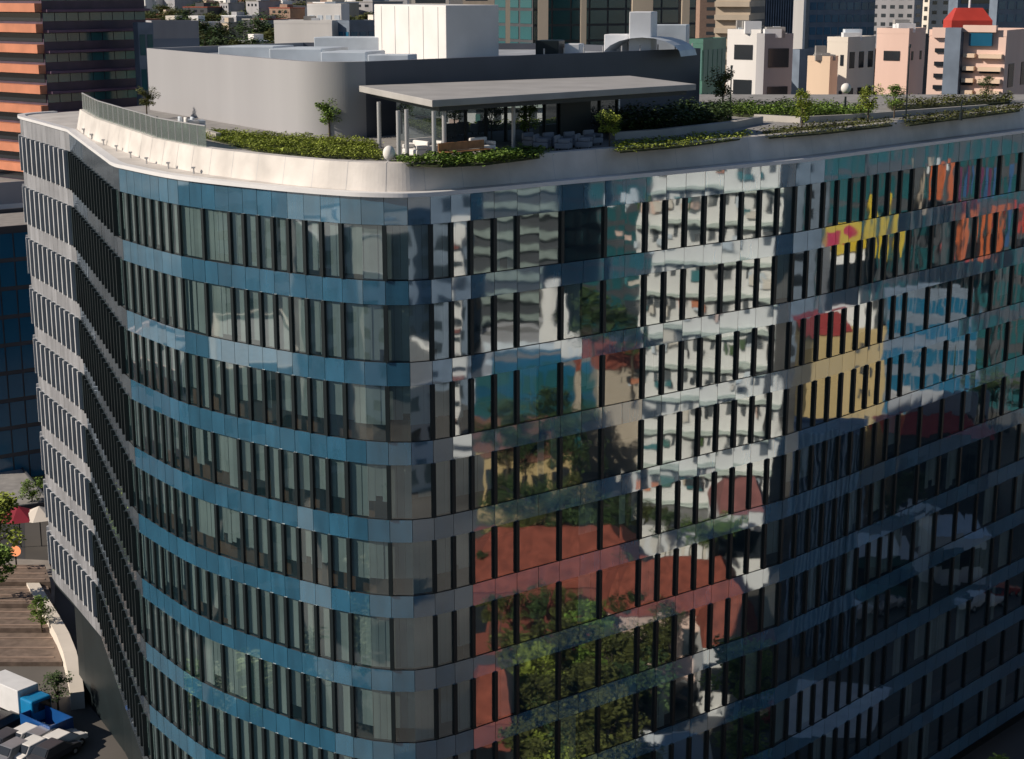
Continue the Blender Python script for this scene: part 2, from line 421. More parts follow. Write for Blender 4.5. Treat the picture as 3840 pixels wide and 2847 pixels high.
inn = [p+(ctrp-p).normalized()*.45 for p in out_]
ph = MB(); n = len(out_)
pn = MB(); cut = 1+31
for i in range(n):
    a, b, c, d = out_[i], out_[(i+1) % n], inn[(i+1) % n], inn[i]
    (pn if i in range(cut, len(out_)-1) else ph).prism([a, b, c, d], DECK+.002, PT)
penthouse = tb(ph, 'penthouse', M_grey)
tb(pn, 'shade_toned_wall', mat('penthouse_shade_navy', (.075, .085, .11), .5, var=.12, scale=.3), parent=penthouse)  # same penthouse wall past the corner, its shade put in as dark navy
rf = MB(); rf.prism(inn, PT-.75, PT-.45); tb(rf, 'penthouse_roof', mat('penthouse_roof_membrane', (.36, .38, .41), .7, var=.2, scale=.5), parent=penthouse)
# white plant room with a lit and a shaded face
pc0 = Vector((-4.0, 100)); dl = Vector((-.51, .86)); dr = Vector((.74, .67))
pr = MB(); pr.prism([pc0, pc0+dr*4.3, pc0+dr*4.3+dl*9.9, pc0+dl*9.9], PT-.46, 56.1)
bevel(tb(pr, 'plant_room', M_navy, parent=penthouse), .05)
for q in range(5):
    t = MB(); a = pc0+dl*(1.0+q*1.95)-dr*.02; t.prism([a, a+dl*.04, a+dl*.04+dr*.03, a+dr*.03], PT-.4, 56.0); tb(t, 'panel_joint', M_steel, parent=penthouse)
# ducts and units on the penthouse roof
M_duct = mat('duct_blue_grey', (.60, .66, .72), .45, var=.12)
def duct(x0, x1, Y, z0, z1, dep=1.2, name='duct', m=None):
    d = MB(); d.prism([(x0, Y), (x1, Y), (x1+dep*.3, Y+dep), (x0+dep*.3, Y+dep)], z0, z1)
    return bevel(tb(d, name, m or M_duct, parent=penthouse), .06)
duct(-18.5, -15.0, 103.5, PT-.45, PT+.45, 3); duct(-14.7, -11.5, 99.5, PT-.45, PT+.45, 4); duct(-11.3, -8.6, 97, PT-.45, PT+.35, 3)
duct(-8.4, -6.0, 95.5, PT-.45, PT+.25, 1.4); duct(-13, -7.5, 108, PT-.45, PT+.9, 2)
M_unit = mat('unit_white', (.75, .76, .78), .5, var=.06)
duct(1.5, 3.0, 106, PT-.45, PT+.75, 1.5, 'cooling_unit', M_fin); duct(3.4, 4.4, 107, PT-.45, PT+.5, 1.2, 'cooling_unit', M_unit)
duct(6.2, 7.8, 111, PT-.45, PT+1.0, 1.6, 'cooling_unit', M_unit); duct(7.8, 9.3, 110, PT-.45, PT+2.5, 1.8, 'cooling_unit', M_unit); duct(9.4, 12, 113.2, PT-.45, PT+1.6, 1, 'cooling_unit', M_duct)
dm = MB()
for q in range(10):
    t0 = math.pi*q/10; t1 = math.pi*(q+1)/10
    dm.quad((8.6-2.6*math.cos(t0), 109, PT-.4+1.25*math.sin(t0)), (8.6-2.6*math.cos(t1), 109, PT-.4+1.25*math.sin(t1)), (10-2.6*math.cos(t1), 112, PT-.4+1.25*math.sin(t1)), (10-2.6*math.cos(t0), 112, PT-.4+1.25*math.sin(t0)))
tb(dm, 'vaulted_skylight', M_duct, smooth=True, parent=penthouse)
for q in range(9):
    x = 12.4-q*1.3; y = 112.6-q*1.32+.6
    v = MB(); v.tube((x, y, PT-.5), (x, y, PT+.35), .05, n=6); tb(v, 'vent_pipe', M_steel, parent=penthouse)

# ---- canopy over the terrace bar
cq = [Vector((-3.85, 78.7)), Vector((10.4, 92.4)), Vector((7.3, 101.6)), Vector((-8.5, 90.9))]
cn = MB(); cn.prism(cq, 51.5, 51.84); canopy = bevel(tb(cn, 'canopy', M_slabtop), .03)
ce = sum(cq, Vector((0, 0)))/4
us = MB(); us.prism([p+(ce-p)*.06 for p in cq], 51.25, 51.497); tb(us, 'canopy_beam', M_fin, parent=canopy)
for (xd, yd) in [(826, 322), (868, 349), (886, 345), (945, 350), (967, 345), (1117, 322), (1277, 292)]:
    p = on(xd, yd, DECK); c = MB(); c.tube((p.x, p.y, DECK-.05), (p.x, p.y, 51.3), .11, n=12); tb(c, 'column', M_steel, parent=canopy)
# dark glazed bar room below the canopy
bq = [Vector((-3.6, 86.2)), Vector((6.3, 95.2)), Vector((3.0, 99.0)), Vector((-6.4, 90.2))]
br = MB(); br.prism(bq, DECK+.01, 51.24); bar = tb(br, 'bar_room', M_bgglass)
d01 = (bq[1]-bq[0]).normalized(); n01 = Vector((d01.y, -d01.x))
for q in range(10):
    p = bq[0]+d01*(q*1.45+.05); m_ = MB(); m_.obox(p+n01*.05, d01*.04, n01*.06, DECK+.02, 51.2); tb(m_, 'frame_post', M_fin, parent=bar)
dd = MB(); p = bq[0]+d01*9.6; dd.obox(p+n01*.12, d01*1.2, n01*.05, DECK+.02, 50.9); tb(dd, 'door', M_fin, parent=bar)

# ------------------------------------------------------------------ foliage
def leafcloud(fn, n, s, rg):
    m = MB()
    for _ in range(n):
        p, sz = fn(rg); a = rg.uniform(0, 6.28); t = rg.uniform(-1.1, 1.1)
        u = Vector((math.cos(a), math.sin(a), rg.uniform(-.4, .4))).normalized(); v = u.cross(Vector((math.sin(t)*.7, .2, math.cos(t)))).normalized()
        k = s*sz*rg.uniform(.6, 1.3); p = Vector(p)
        m.quad(p-u*k-v*k*.45, p+u*k*.2-v*k*.7, p+u*k+v*k*.3, p-u*k*.3+v*k*.7)
    return m
def crown_mesh(seed, nc=26, per=70, flat=.8, leaf=.075, name='crown'):
    rg = random.Random(seed); cl = []
    for _ in range(nc):
        a = rg.uniform(0, 6.28); r = rg.uniform(.15, .78); z = rg.uniform(-.75, .85)*flat
        k = math.sqrt(max(.08, 1-(z/flat)**2)); cl.append((Vector((r*k*math.cos(a), r*k*math.sin(a), z)), rg.uniform(.16, .36)))
    def fn(g):
        c, s = g.choice(cl); d = Vector((g.gauss(0, 1), g.gauss(0, 1), g.gauss(0, 1))).normalized()*(g.random()**.35)
        return c+Vector((d.x*s, d.y*s, d.z*s*.8)), 1
    m = leafcloud(fn, nc*per, leaf, rg); me = bpy.data.meshes.new(name); me.from_pydata(m.v, [], m.f); me.update(); return me, cl
crowns = {}
for mi, mm in (('green', M_leaf), ('yellow', M_leafy), ('dark', M_leafd), ('olive', M_olive)):
    for s in range(2):
        me, cl = crown_mesh(50+s, per=70 if mi != 'dark' else 45, leaf=.06); me.materials.append(mm)
        tm = MB(); tm.tube((0, 0, -1.7), (0, 0, -.35), .06, .04, n=7)
        for c, r_ in cl[:7]: tm.tube((0, 0, -.55), tuple(c*.85), .032, .01, n=5, caps=False)
        tme = bpy.data.meshes.new('trunk'); tme.from_pydata(tm.v, [], tm.f); tme.update(); tme.materials.append(M_bark)
        crowns[mi, s] = (me, tme)
TREE_N = [0]
def tree(p, r, kind='green', label='', group=None, name='tree', flat=1.0):
    s = TREE_N[0] % 2; TREE_N[0] += 1
    me, tme = crowns[kind, s]; t = thing(name, label, 'tree', (p[0], p[1], p[2]), group, rz=TREE_N[0]*1.3)
    c = bpy.data.objects.new('crown', me); C.objects.link(c); c.parent = t; c.scale = (r, r, r*flat); c.location = (0, 0, r*1.65)
    k = bpy.data.objects.new('trunk', tme); C.objects.link(k); k.parent = t; k.scale = (r, r, r); k.location = (0, 0, r*1.68)
    return t
def leafbox(name, label, cat, poly, z0, hgt, n, leaf, m, group=None, kind=None, rough_top=.25):
    """planting filling a plan polygon: soil mound plus many leaves"""
    poly = [Vector(p[:2]) for p in poly]; xs = [p.x for p in poly]; ys = [p.y for p in poly]
    def inside(x, y):
        c = False
        for i in range(len(poly)):
            a, b = poly[i], poly[i-1]
            if (a.y > y) != (b.y > y) and x < (b.x-a.x)*(y-a.y)/(b.y-a.y)+a.x: c = not c
        return c
    def fn(g):
        while True:
            x, y = g.uniform(min(xs), max(xs)), g.uniform(min(ys), max(ys))
            if inside(x, y): break
        if math.sin(x*2.3+y*1.1)*math.cos(y*1.9-x*.8) > .72 and hgt < 1: continue_ = True; x += g.uniform(-.6, .6); y += g.uniform(-.6, .6)
        h = hgt*(1+rough_top*math.sin(x*1.9+y*.7)*math.cos(y*1.3-x*.4)+.35*math.sin(x*5.1)*math.sin(y*4.3)); return (x, y, z0+h*(g.random()**.45)), 1
    rg = random.Random(hash(name+str(n)) % 999 if False else n)
    lv = leafcloud(fn, n, leaf, rg); o = lv.build(name, m)
    tag(o, label, cat, group, kind)
    cz = sum(poly, Vector((0, 0)))/len(poly)
    sb = MB(); sb.prism([p+(cz-p)*.06 for p in poly], z0-.02, z0+hgt*.2); s = sb.build('soil', mat('planting_soil', (.035, .045, .018), .9, var=.3)); s.parent = o
    return o
D2 = lambda x, y, z=DECK: on(x, y, z).to_2d()
leafbox('grass_bed', 'bright green planted bed along the sunlit parapet below the grey penthouse wall', 'planting', [D2(432, 300), D2(462, 289), D2(640, 301), D2(700, 305), D2(812, 312), D2(838, 350), D2(700, 347), D2(560, 334)], DECK, .3, 26000, .055, M_leafy)
leafbox('ground_cover', 'low green plants around the seating at the rounded parapet corner', 'planting', [D2(838, 352), D2(905, 352), D2(1010, 347), D2(1180, 332), D2(1185, 344), D2(1060, 360), D2(960, 365), D2(880, 362)], DECK, .4, 6500, .08, M_leaf)
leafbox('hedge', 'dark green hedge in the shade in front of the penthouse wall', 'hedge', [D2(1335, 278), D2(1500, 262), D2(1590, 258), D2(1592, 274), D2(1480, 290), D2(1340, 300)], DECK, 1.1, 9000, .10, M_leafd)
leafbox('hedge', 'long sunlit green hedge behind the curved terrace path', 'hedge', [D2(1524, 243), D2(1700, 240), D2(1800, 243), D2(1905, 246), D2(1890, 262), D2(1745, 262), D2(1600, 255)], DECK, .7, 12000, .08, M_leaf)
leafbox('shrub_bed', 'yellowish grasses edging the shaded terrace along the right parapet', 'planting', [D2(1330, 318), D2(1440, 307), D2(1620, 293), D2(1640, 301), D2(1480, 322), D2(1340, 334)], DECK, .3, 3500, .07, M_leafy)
leafbox('shrub_bed', 'olive shrubs between the terrace path and the parapet', 'planting', [D2(1650, 288), D2(1800, 272), D2(1930, 264), D2(1950, 274), D2(1800, 292), D2(1665, 303)], DECK, .3, 3200, .07, M_olive)
leafbox('shrub_bed', 'dull green planting strip at the far end of the parapet', 'planting', [D2(1960, 262), D2(2225, 232), D2(2226, 242), D2(1970, 276)], DECK, .3, 3200, .08, M_olive)
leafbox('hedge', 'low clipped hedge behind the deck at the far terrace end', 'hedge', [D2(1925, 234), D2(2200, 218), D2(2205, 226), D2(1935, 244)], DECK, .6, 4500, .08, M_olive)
def terr_tree(xd, yd, r, kind, label, flat=1.1):
    p = on(xd, yd, DECK); return tree((p.x, p.y, DECK-.05), r, kind, label, 'young trees on the roof terrace', 'young_tree', flat)
terr_tree(717, 300, .95, 'green', 'small young tree in front of the rounded penthouse corner')
terr_tree(1150, 312, .85, 'green', 'small tree in shade before the glazed bar room')
terr_tree(1326, 322, .85, 'yellow', 'thin young tree right of the canopy, yellow-green')
terr_tree(1744, 285, .9, 'yellow', 'yellow-green young tree by the path, left of the white globe', 1.3)
terr_tree(1888, 268, 1.0, 'yellow', 'young tree right of the white globe lamp', 1.2)
terr_tree(1945, 258, .9, 'green', 'round bright green shrub tree left of the thin lamp mast', 1.0)
terr_tree(320, 258, .9, 'olive', 'small olive tree at the far left penthouse corner', 1.0)
terr_tree(2145, 224, .8, 'dark', 'small dark tree at the far end of the terrace')
terr_tree(1572, 240, 1.2, 'olive', 'taller olive tree rising over the hedge before the white block', 1.3)
# path kerbs and low walls
M_stone = mat('kerb_stone', (.42, .40, .37), .8)
def lowwall(pts, z0, h, t, label, m=M_stone, name='planter_wall'):
    w_ = MB(); pts = [Vector(p) for p in pts]
    for a, b in zip(pts, pts[1:]):
        d = (b-a).normalized(); n = Vector((-d.y, d.x))*t; w_.prism([a, b+d*.02, b+n+d*.02, a+n], z0+.001, z0+h)
    return tag(w_.build(name, m), label, 'planter wall')
lowwall([D2(1338, 305), D2(1440, 298), D2(1600, 280), D2(1660, 268)], DECK, .42, .45, 'pale curved kerb wall edging the yellowish grasses')
lowwall([D2(1640, 262), D2(1740, 268), D2(1860, 262), D2(1960, 254), D2(2150, 240)], DECK, .38, .3, 'grey kerb wall behind the olive shrubs')
lowwall([D2(395, 300), D2(440, 297), D2(470, 306)], DECK, .4, .3, 'short pale kerb at the left end of the planted bed')
# terrace things
M_cush = mat('cushion_white', (.75, .73, .70), .8)
def sofa(xd, yd, rz, label, m=M_cush, ln=1.9, grp='sofas on the terrace'):
    p = on(xd, yd, DECK); t = thing('sofa', label, 'sofa', (p.x, p.y, DECK), grp, rz)
    bevel(MB().box(-ln/2, -.4, .12, ln/2, .4, .42).build('seat', m, t), .06); bevel(MB().box(-ln/2, .25, .43, ln/2, .42, .8).build('backrest', m, t), .06)
    for sx in (-1, 1):
        bevel(MB().box(sx*ln/2-.08+(.09 if sx < 0 else -.09), -.39, .425, sx*ln/2+.08+(.09 if sx < 0 else -.09), .24, .62).build('armrest', m, t), .04)
        MB().box(sx*(ln/2-.1)-.03, -.3, 0, sx*(ln/2-.1)+.03, -.24, .12).build('leg', M_fin, t); MB().box(sx*(ln/2-.1)-.03, .24, 0, sx*(ln/2-.1)+.03, .3, .12).build('leg', M_fin, t)
sofa(925, 335, .8, 'white sofa between the canopy columns'); sofa(1050, 334, .8, 'white sofa under the canopy before the bar glazing', ln=1.2); sofa(905, 342, -.9, 'white two-seat sofa at the canopy corner', ln=1.3)
for q, (xd, yd) in enumerate([(1158, 322), (1180, 326), (1203, 322), (1226, 328), (1248, 320), (1270, 325), (1290, 316)]):
    M_bl = mat('cushion_grey_blue', (.22, .24, .28), .8)
    sofa(xd, yd, .8+(q % 2)*.5, ['grey lounge chair nearest the canopy', 'second grey lounge chair right of the canopy', 'third grey lounge chair in the shaded row', 'fourth grey lounge chair in the shaded row', 'fifth grey lounge chair in the shaded row', 'sixth grey lounge chair, next to last in the row', 'last grey lounge chair, beside the thin yellow-green tree'][q], M_bl, .8, 'grey lounge chairs')
for q, (xd, yd) in enumerate([(405, 283), (418, 285), (432, 284)]):
    sofa(xd, yd, 1.9, ['grey chair behind the left parapet, nearest the railing', 'middle grey chair behind the left parapet', 'grey chair behind the left parapet, nearest the penthouse'][q], M_duct if q != 1 else M_cush, .8, 'chairs on the left terrace')
# timber bench with orange slats
p = on(1015, 347, DECK); t = thing('bench', 'orange timber bench in the low planting', 'bench', (p.x, p.y, DECK), rz=.75)
M_or = mat('timber_orange', (.42, .20, .09), .6, var=.2, scale=3)
for q in range(5): MB().box(-1.5, -.3+q*.13, .4, 1.5, -.2+q*.13, .45).build('slat', M_or, t)
MB().box(-1.5, .36, .45, 1.5, .42, .85).build('backrest', M_or, t)
for sx in (-1.3, 0, 1.3): MB().box(sx-.05, -.28, 0, sx+.05, .34, .4).build('leg', M_fin, t)
# white egg chair
def blob(name, m, r, sx=1, sy=1, sz=1, n=14, k=9, parent=None, z=0):
    b = MB(); vs = []
    for j in range(k+1):
        ph = math.pi*j/k
        for i in range(n):
            a = 2*math.pi*i/n; b.v.append((r*sx*math.sin(ph)*math.cos(a), r*sy*math.sin(ph)*math.sin(a), z+r*sz*math.cos(ph)))
    for j in range(k):
        for i in range(n):
            a = j*n+i; c = j*n+(i+1) % n; b.f.append((a, a+n, c+n, c))
    return b.build(name, m, parent, smooth=True)
p = on(847, 356, DECK); t = thing('egg_chair', 'white egg-shaped chair at the end of the planted bed', 'chair', (p.x, p.y, DECK))
blob('shell', M_cush,   .3, 1, 1, 1.2, parent=t, z=.5); MB().tube((0, 0, 0), (0, 0, .15), .25, .08).build('foot', M_steel, t)
p = on(1838, 250, DECK); t = thing('globe_lamp', 'white globe lamp standing above the terrace hedge', 'lamp', (p.x, p.y, DECK))
blob('globe', M_cush, .34, parent=t, z=1.75); MB().tube((0, 0, 0), (0, 0, 1.2), .07).build('post', M_fin, t); MB().tube((0, 0, 0), (0, 0, .08), .3).build('foot', M_fin, t)
# lamp masts on the parapet
def mast(xd, yb, yt, z, label):
    p = on(xd, yb, z); top = at(xd, yt, p.y).z
    t = thing('lamp_mast', label, 'lamp post', (p.x, p.y, z), 'thin masts on the parapet')
    MB().tube((0, 0, 0), (0, 0, top-z), .055, .035, n=8).build('pole', M_fin, t); MB().tube((0, 0, 0), (0, 0, .5), .11, .1, n=8).build('base', M_fin, t)
    MB().tube((0, 0, top-z), (.05, 0, top-z+.22), .07, .05, n=8).build('lamp_head', M_fin, t)
mast(1968, 305, 104, RIM+.2, 'tall thin dark mast on the right parapet')
mast(344, 328, 262, RIM+.5, 'short dark mast on the sunlit parapet by the left terrace')
mast(424, 352, 340, RIM+.5, 'stubby dark post low on the sunlit parapet')
mast(1588, 262, 150, DECK, 'thin pale mast behind the hedge')
mast(2090, 262, 225, DECK, 'short mast on the far right terrace')

# ------------------------------------------------------------------ buildings of the city
UNIT = {}
def unit_box(m):
    if m.name not in UNIT:
        b = MB().box(-.5, -.5, -.5, .5, .5, .5); me = bpy.data.meshes.new('window'); me.from_pydata(b.v, [], b.f); me.update(); me.materials.append(m); UNIT[m.name] = me
    return UNIT[m.name]
def block(name, label, pts, z0, z1, wall, faces, base=0, parapet=.6, cat='building', group=None, roofm=None, extras=0, frame=None):
    """pts: plan corners; faces: {edge index: (style, material, floors, cols, fill w, fill h)}"""
    pts = [Vector(p[:2]) for p in pts]; n = len(pts)
    if sum(pts[k].x*pts[(k+1) % n].y-pts[(k+1) % n].x*pts[k].y for k in range(n)) < 0:
        pts = pts[::-1]; faces = {(n-2-k) % n: v for k, v in faces.items()}
    c = sum(pts, Vector((0, 0)))/n
    t = thing(name, label, cat, (c.x, c.y, z0), group); L = [p-c for p in pts]; H = z1-z0
    MB().prism(L, -.0, H).build('wall', wall, t)
    pp = MB()
    for k in range(n):
        a, b = L[k], L[(k+1) % n]; s = .96; pp.prism([a*1.006, b*1.006, b*s, a*s], H+.003, H+parapet)
    pp.build('parapet', wall, t)
    MB().prism([p*.955 for p in L], H+.003, H+.12).build('roof', roofm or M_deck, t)
    rg = random.Random(len(label)*7+int(abs(c.x)))
    for q in range(extras):
        u = c*0+L[0].lerp(L[2 % n], rg.uniform(.2, .8))*rg.uniform(.3, .9); s = rg.uniform(.4, 1.1)
        MB().box(u.x-s, u.y-s*.7, H+.121, u.x+s, u.y+s*.7, H+rg.uniform(.7, 1.7)).build('roof_unit', rg.choice([M_unit, M_duct, M_deck]), t)
    cnt = 0; rest = {}
    for k, (style, wm, nf, nc, fw, fh) in [(k, st) for k, v in faces.items() for st in (v if isinstance(v, list) else [v])]:
        a, b = L[k], L[(k+1) % n]; d = b-a; ln = d.length; d.normalize(); nn = Vector((d.y, -d.x)); rz = math.atan2(d.y, d.x)
        z_lo = base; fhgt = (H-z_lo)/nf
        if style == 'pier':
            for q in range(nc):
                p = a+d*(ln*(q+.5)/nc); MB().obox(p+nn*.3, d*(ln/nc*fw/2), nn*.45, z_lo, H-.02).build('pier', wm, t)
            continue
        for f in range(nf):
            z = z_lo+fhgt*(f+.5)
            if style == 'band':
                o = bpy.data.objects.new('ribbon_window', unit_box(wm)); C.objects.link(o); o.parent = t; p = a+d*ln/2
                o.location = (p.x, p.y, z); o.scale = (ln*fw, .16, fhgt*fh); o.rotation_euler.z = rz; cnt += 1; continue
            if style == 'slab':
                p = a+d*ln/2; MB().obox(p+nn*.5, d*(ln*fw/2), nn*.55, z+fhgt*.25, z+fhgt*(.25+fh)).build('balcony', wm, t); cnt += 1; continue
            for q in range(nc):
                p = a+d*(ln*(q+.5)/nc)
                if cnt < 98:
                    o = bpy.data.objects.new('window', unit_box(wm)); C.objects.link(o); o.parent = t
                    o.location = (p.x, p.y, z); o.scale = (ln/nc*fw, .14, fhgt*fh); o.rotation_euler.z = rz; cnt += 1
                else: rest.setdefault(wm.name, MB()).obox(p, d*(ln/nc*fw/2), nn*.07, z-fhgt*fh/2, z+fhgt*fh/2)
    for g, r_ in rest.items():
        o = r_.build('window', MATS[g], t); o['kind'] = 'stuff'
    return t
def two_face(lx, cx, rx, ytop, Y, al, far=None):
    """plan corners of a block whose near corner stands at cx, with its left face to lx and right face to rx"""
    al = R(al); a0, b0 = ray(cx, ytop); Cn = Vector((a0*Y, Y)); z1 = CAMZ-b0*Y
    Ld = Vector((-math.cos(al), math.sin(al))); Rd = Vector((math.sin(al), math.cos(al)))
    def solve(D, xx):
        s = ray(xx, ytop)[0]; return (s*Cn.y-Cn.x)/(D.x-s*D.y)
    sl = solve(Ld, lx) if abs(lx-cx) > .5 else 12; sr = solve(Rd, rx) if abs(rx-cx) > .5 else 12
    sl = max(2, min(sl, 120)); sr = max(2, min(sr, 120))
    return [Cn, Cn+Rd*sr, Cn+Rd*sr+Ld*sl, Cn+Ld*sl], z1
def bld(name, label, lx, cx, rx, ytop, Y, al, wall, left, right, mirror=None, ztop=None, **kw):
    pts, z1 = two_face(lx, cx, rx, ytop, Y, al)
    if ztop: z1 = ztop
    if mirror: pts = [mirror(p) for p in pts]
    faces = {}
    if left: faces[3] = left
    if right: faces[0] = right
    return block(name, label, pts, 0, z1, wall, faces, **kw)
m_cream = mat('wall_cream', (.72, .66, .58), .8, var=.08, scale=.2, streak=1)
m_white = mat('wall_white', (.78, .76, .74), .8, var=.08, scale=.2, streak=1)
m_pink = mat('wall_pink', (.76, .55, .47), .8, var=.10, scale=.2, streak=1)
m_peach = mat('wall_peach', (.76, .58, .43), .8, var=.10, scale=.2, streak=1)
m_tan = mat('wall_tan', (.50, .42, .33), .8, var=.10, scale=.2, streak=1)
m_greyw = mat('wall_grey', (.33, .33, .35), .8, var=.12, scale=.2, streak=1)
m_dk = mat('wall_dark', (.06, .065, .075), .6, var=.2, scale=.2)
m_orange = mat('band_orange', (.58, .22, .12), .6, var=.12, scale=.5)
m_plum = mat('band_plum', (.07, .045, .075), .5, var=.2)
m_teal = mat('glass_teal', (.02, .10, .115), .15, var=.35, scale=.12, spec=.9)
m_teal2 = mat('glass_teal_light', (.10, .22, .20), .2, var=.3, scale=.2, spec=.8)
m_blue = mat('glass_blue', (.015, .12, .22), .15, var=.4, scale=.08, spec=.9)
m_green = mat('glass_green', (.10, .24, .19), .25, var=.25, scale=.2, spec=.7)
m_steelb = mat('wall_blue_grey', (.16, .20, .26), .4, var=.15)
m_brick = mat('wall_red_brown', (.24, .07, .05), .8, var=.15)
m_red = mat('red_paint', (.46, .05, .035), .5, var=.1)
m_yel = mat('yellow_paint', (.62, .44, .03), .5, var=.05)
m_ochre = mat('wall_ochre', (.50, .37, .18), .8, var=.10, scale=.3, streak=1)
# direct background, left
bld('striped_tower', 'tall tower with orange sunlit stripes on one side and dark teal stripes on the other', -160, 72, 300, -260, 205, 38, m_plum,
    [('slab', m_orange, 28, 1, 1.0, .42), ('band', M_win, 28, 1, .98, .4)], [('punch', m_teal, 28, 9, .94, .40), ('slab', mat('plum_ledge', (.14, .08, .13), .6), 28, 1, 1.0, .12)], cat='tower')
bld('blue_block', 'dark blue glass block half hidden behind the left edge of the office tower', -160, -80, 165, 512, 182, 55, m_dk, None, ('punch', m_blue, 9, 7, .9, .85), cat='building')
bld('podium_block', 'grey podium with a white cornice between the striped tower and the blue block', -120, -60, 150, 412, 200, 55, m_greyw, None, ('band', m_white, 5, 1, 1.0, .35))
# background centre
bld('teal_tower', 'broad teal glass tower with tan stone piers above the plant room', 1075, 1160, 1518, -120, 260, 62, m_dk, ('punch', m_teal, 26, 3, .85, .8), ('punch', m_teal, 26, 9, .9, .85), cat='tower')
for q, (xd, wd) in enumerate([(1100, 10), (1170, 22), (1262, 12), (1372, 44), (1478, 16)]):
    p = at(xd, 60, 252); p2 = at(xd+wd, 60, 252)
    o = MB().box(p.x, 250-q*.4, 0, p2.x, 254, 75).build('stone_pier', m_tan)
    tag(o, ['narrow tan pier at the left edge of the teal tower', 'tan pier just right of the plant room', 'slim tan pier in the middle of the teal glass', 'widest tan stone pier on the teal tower', 'slim tan pier near the right edge of the teal tower'][q], 'pier', 'stone piers of the teal tower')
bld('green_block', 'pale green glass block beside the teal tower', 1518, 1530, 1580, 95, 215, 30, m_green, ('punch', m_teal2, 9, 2, .8, .7), ('punch', m_teal2, 9, 5, .8, .7))
bld('brown_tower', 'brown balcony tower with horizontal stripes behind the green block', 1560, 1636, 1668, -80, 330, 20, m_tan, ('slab', m_tan, 24, 1, 1.0, .4), ('band', m_dk, 24, 1, .9, .5), cat='tower')
bld('charcoal_tower', 'charcoal tower with vertical ribs behind the white block', 1640, 1650, 1735, -120, 370, 65, m_dk, None, ('pier', m_steelb, 1, 16, .35, 1), cat='tower')
bld('white_slab_tower', 'narrow white slab tower edge beside the charcoal tower', 1730, 1752, 1757, -60, 320, 20, m_white, None, None, cat='tower')
bld('blue_office', 'blue glass office block with a white roof line above the peach house', 1757, 1762, 1905, 0, 340, 70, m_steelb, None, ('punch', m_blue, 22, 9, .8, .6), cat='building')
bld('grey_tower', 'pale grey apartment tower with small balconies', 1900, 1995, 2030, -90, 420, 25, m_greyw, ('punch', M_winw, 30, 5, .5, .4), ('punch', M_win, 30, 2, .5, .4), cat='tower')
bld('cream_tower', 'cream apartment tower with a dark side and rows of small windows', 2015, 2028, 2075, -90, 400, 55, m_cream, ('punch', M_win, 30, 1, .5, .5), ('punch', M_win, 28, 2, .4, .35), cat='tower')
bld('slate_tower', 'slate blue tower behind the pink complex', 2070, 2090, 2180, -90, 380, 60, m_steelb, None, ('band', M_win, 30, 1, .85, .4), cat='tower')
bld('slate_tower', 'plain dark slate tower at the far right edge of the skyline', 2165, 2175, 2330, -60, 300, 62, m_steelb, None, ('punch', m_blue, 26, 8, .7, .6), cat='tower')
# mid distance right of the penthouse
bld('white_house', 'white block with two strip windows next to the grey balcony block', 1583, 1655, 1662, 76, 190, 36, m_white, ('punch', M_win, 13, 1, .55, .42), ('punch', M_win, 13, 1, .3, .3), cat='house', extras=5)
bld('grey_house', 'grey block with three wide dark windows and a pale frame', 1660, 1664, 1726, 85, 188, 72, m_greyw, None, ('punch', M_win, 12, 1, .72, .5), cat='house', extras=5)
bld('blue_roof_block', 'low dark blue block behind the peach house', 1730, 1740, 1830, 118, 220, 66, m_steelb, None, None)
bld('peach_house', 'peach house with a ribbed front wall behind the hedge', 1757, 1806, 1822, 135, 175, 36, m_peach, ('punch', m_cream, 1, 8, .35, .55), None, cat='house', extras=4)
bld('cream_house', 'cream house with a bright corner wall and an orange shaded side', 1800, 1845, 1905, 92, 195, 40, m_cream, ('punch', M_win, 12, 2, .3, .3), ('punch', M_win, 12, 3, .5, .45), cat='house', extras=5)
bld('brown_house', 'brown brick block with blue awnings between the cream and pink houses', 1860, 1868, 1925, 118, 205, 62, mat('wall_brick', (.25, .12, .08), .8), None, ('punch', m_blue, 12, 3, .5, .5), cat='house')
bld('pink_house', 'pink house with two dark strip windows low on its blank wall', 1908, 1978, 2014, 74, 180, 34, m_pink, ('punch', M_win, 11, 1, .5, .22), ('punch', M_win, 11, 2, .2, .2), cat='house', extras=5)
bld('dark_gap_block', 'dark narrow block between the pink house and the pink complex', 2008, 2014, 2034, 85, 200, 60, m_dk, None, None)
t = bld('pink_complex', 'large pink complex with dark window strips and a dark glazed stair tower', 2022, 2190, 2245, 80, 158, 30, m_pink, None, ('punch', M_win, 7, 2, .4, .3), cat='building')
def facade_windows(t, lst, m, Yp, name='window'):
    c = t.location; a0, b0 = ray(2190, 80); Cn = Vector((a0*158, 158.0)); D = Vector((-math.cos(R(30)), math.sin(R(30)))); nn = Vector((-math.sin(R(30)), -math.cos(R(30))))
    def hit(x):
        s_ = ray(x, 100)[0]; return (s_*Cn.y-Cn.x)/(D.x-s_*D.y)
    for (x0, x1, y0, y1, off_) in lst:
        s0, s1 = hit(x0), hit(x1); p = Cn+D*(s0+s1)/2; Y = p.y; zt = CAMZ-ray(x0, y0)[1]*Y; zb = CAMZ-ray(x0, y1)[1]*Y
        q = p-Vector((c.x, c.y)); w_ = off_+.3
        o = MB().obox(q+nn*(off_-w_/2+.15), D*(abs(s0-s1)/2), nn*(w_/2), zb, zt).build(name, m); o.parent = t
facade_windows(t, [(2036, 2056, 105, 114, .1), (2036, 2056, 134, 143, .1), (2036, 2056, 160, 169, .1), (2036, 2056, 185, 194, .1), (2098, 2122, 148, 158, .2), (2098, 2122, 175, 185, .2), (2136, 2180, 150, 160, .2), (2136, 2180, 176, 186, .2)], M_win, 172)
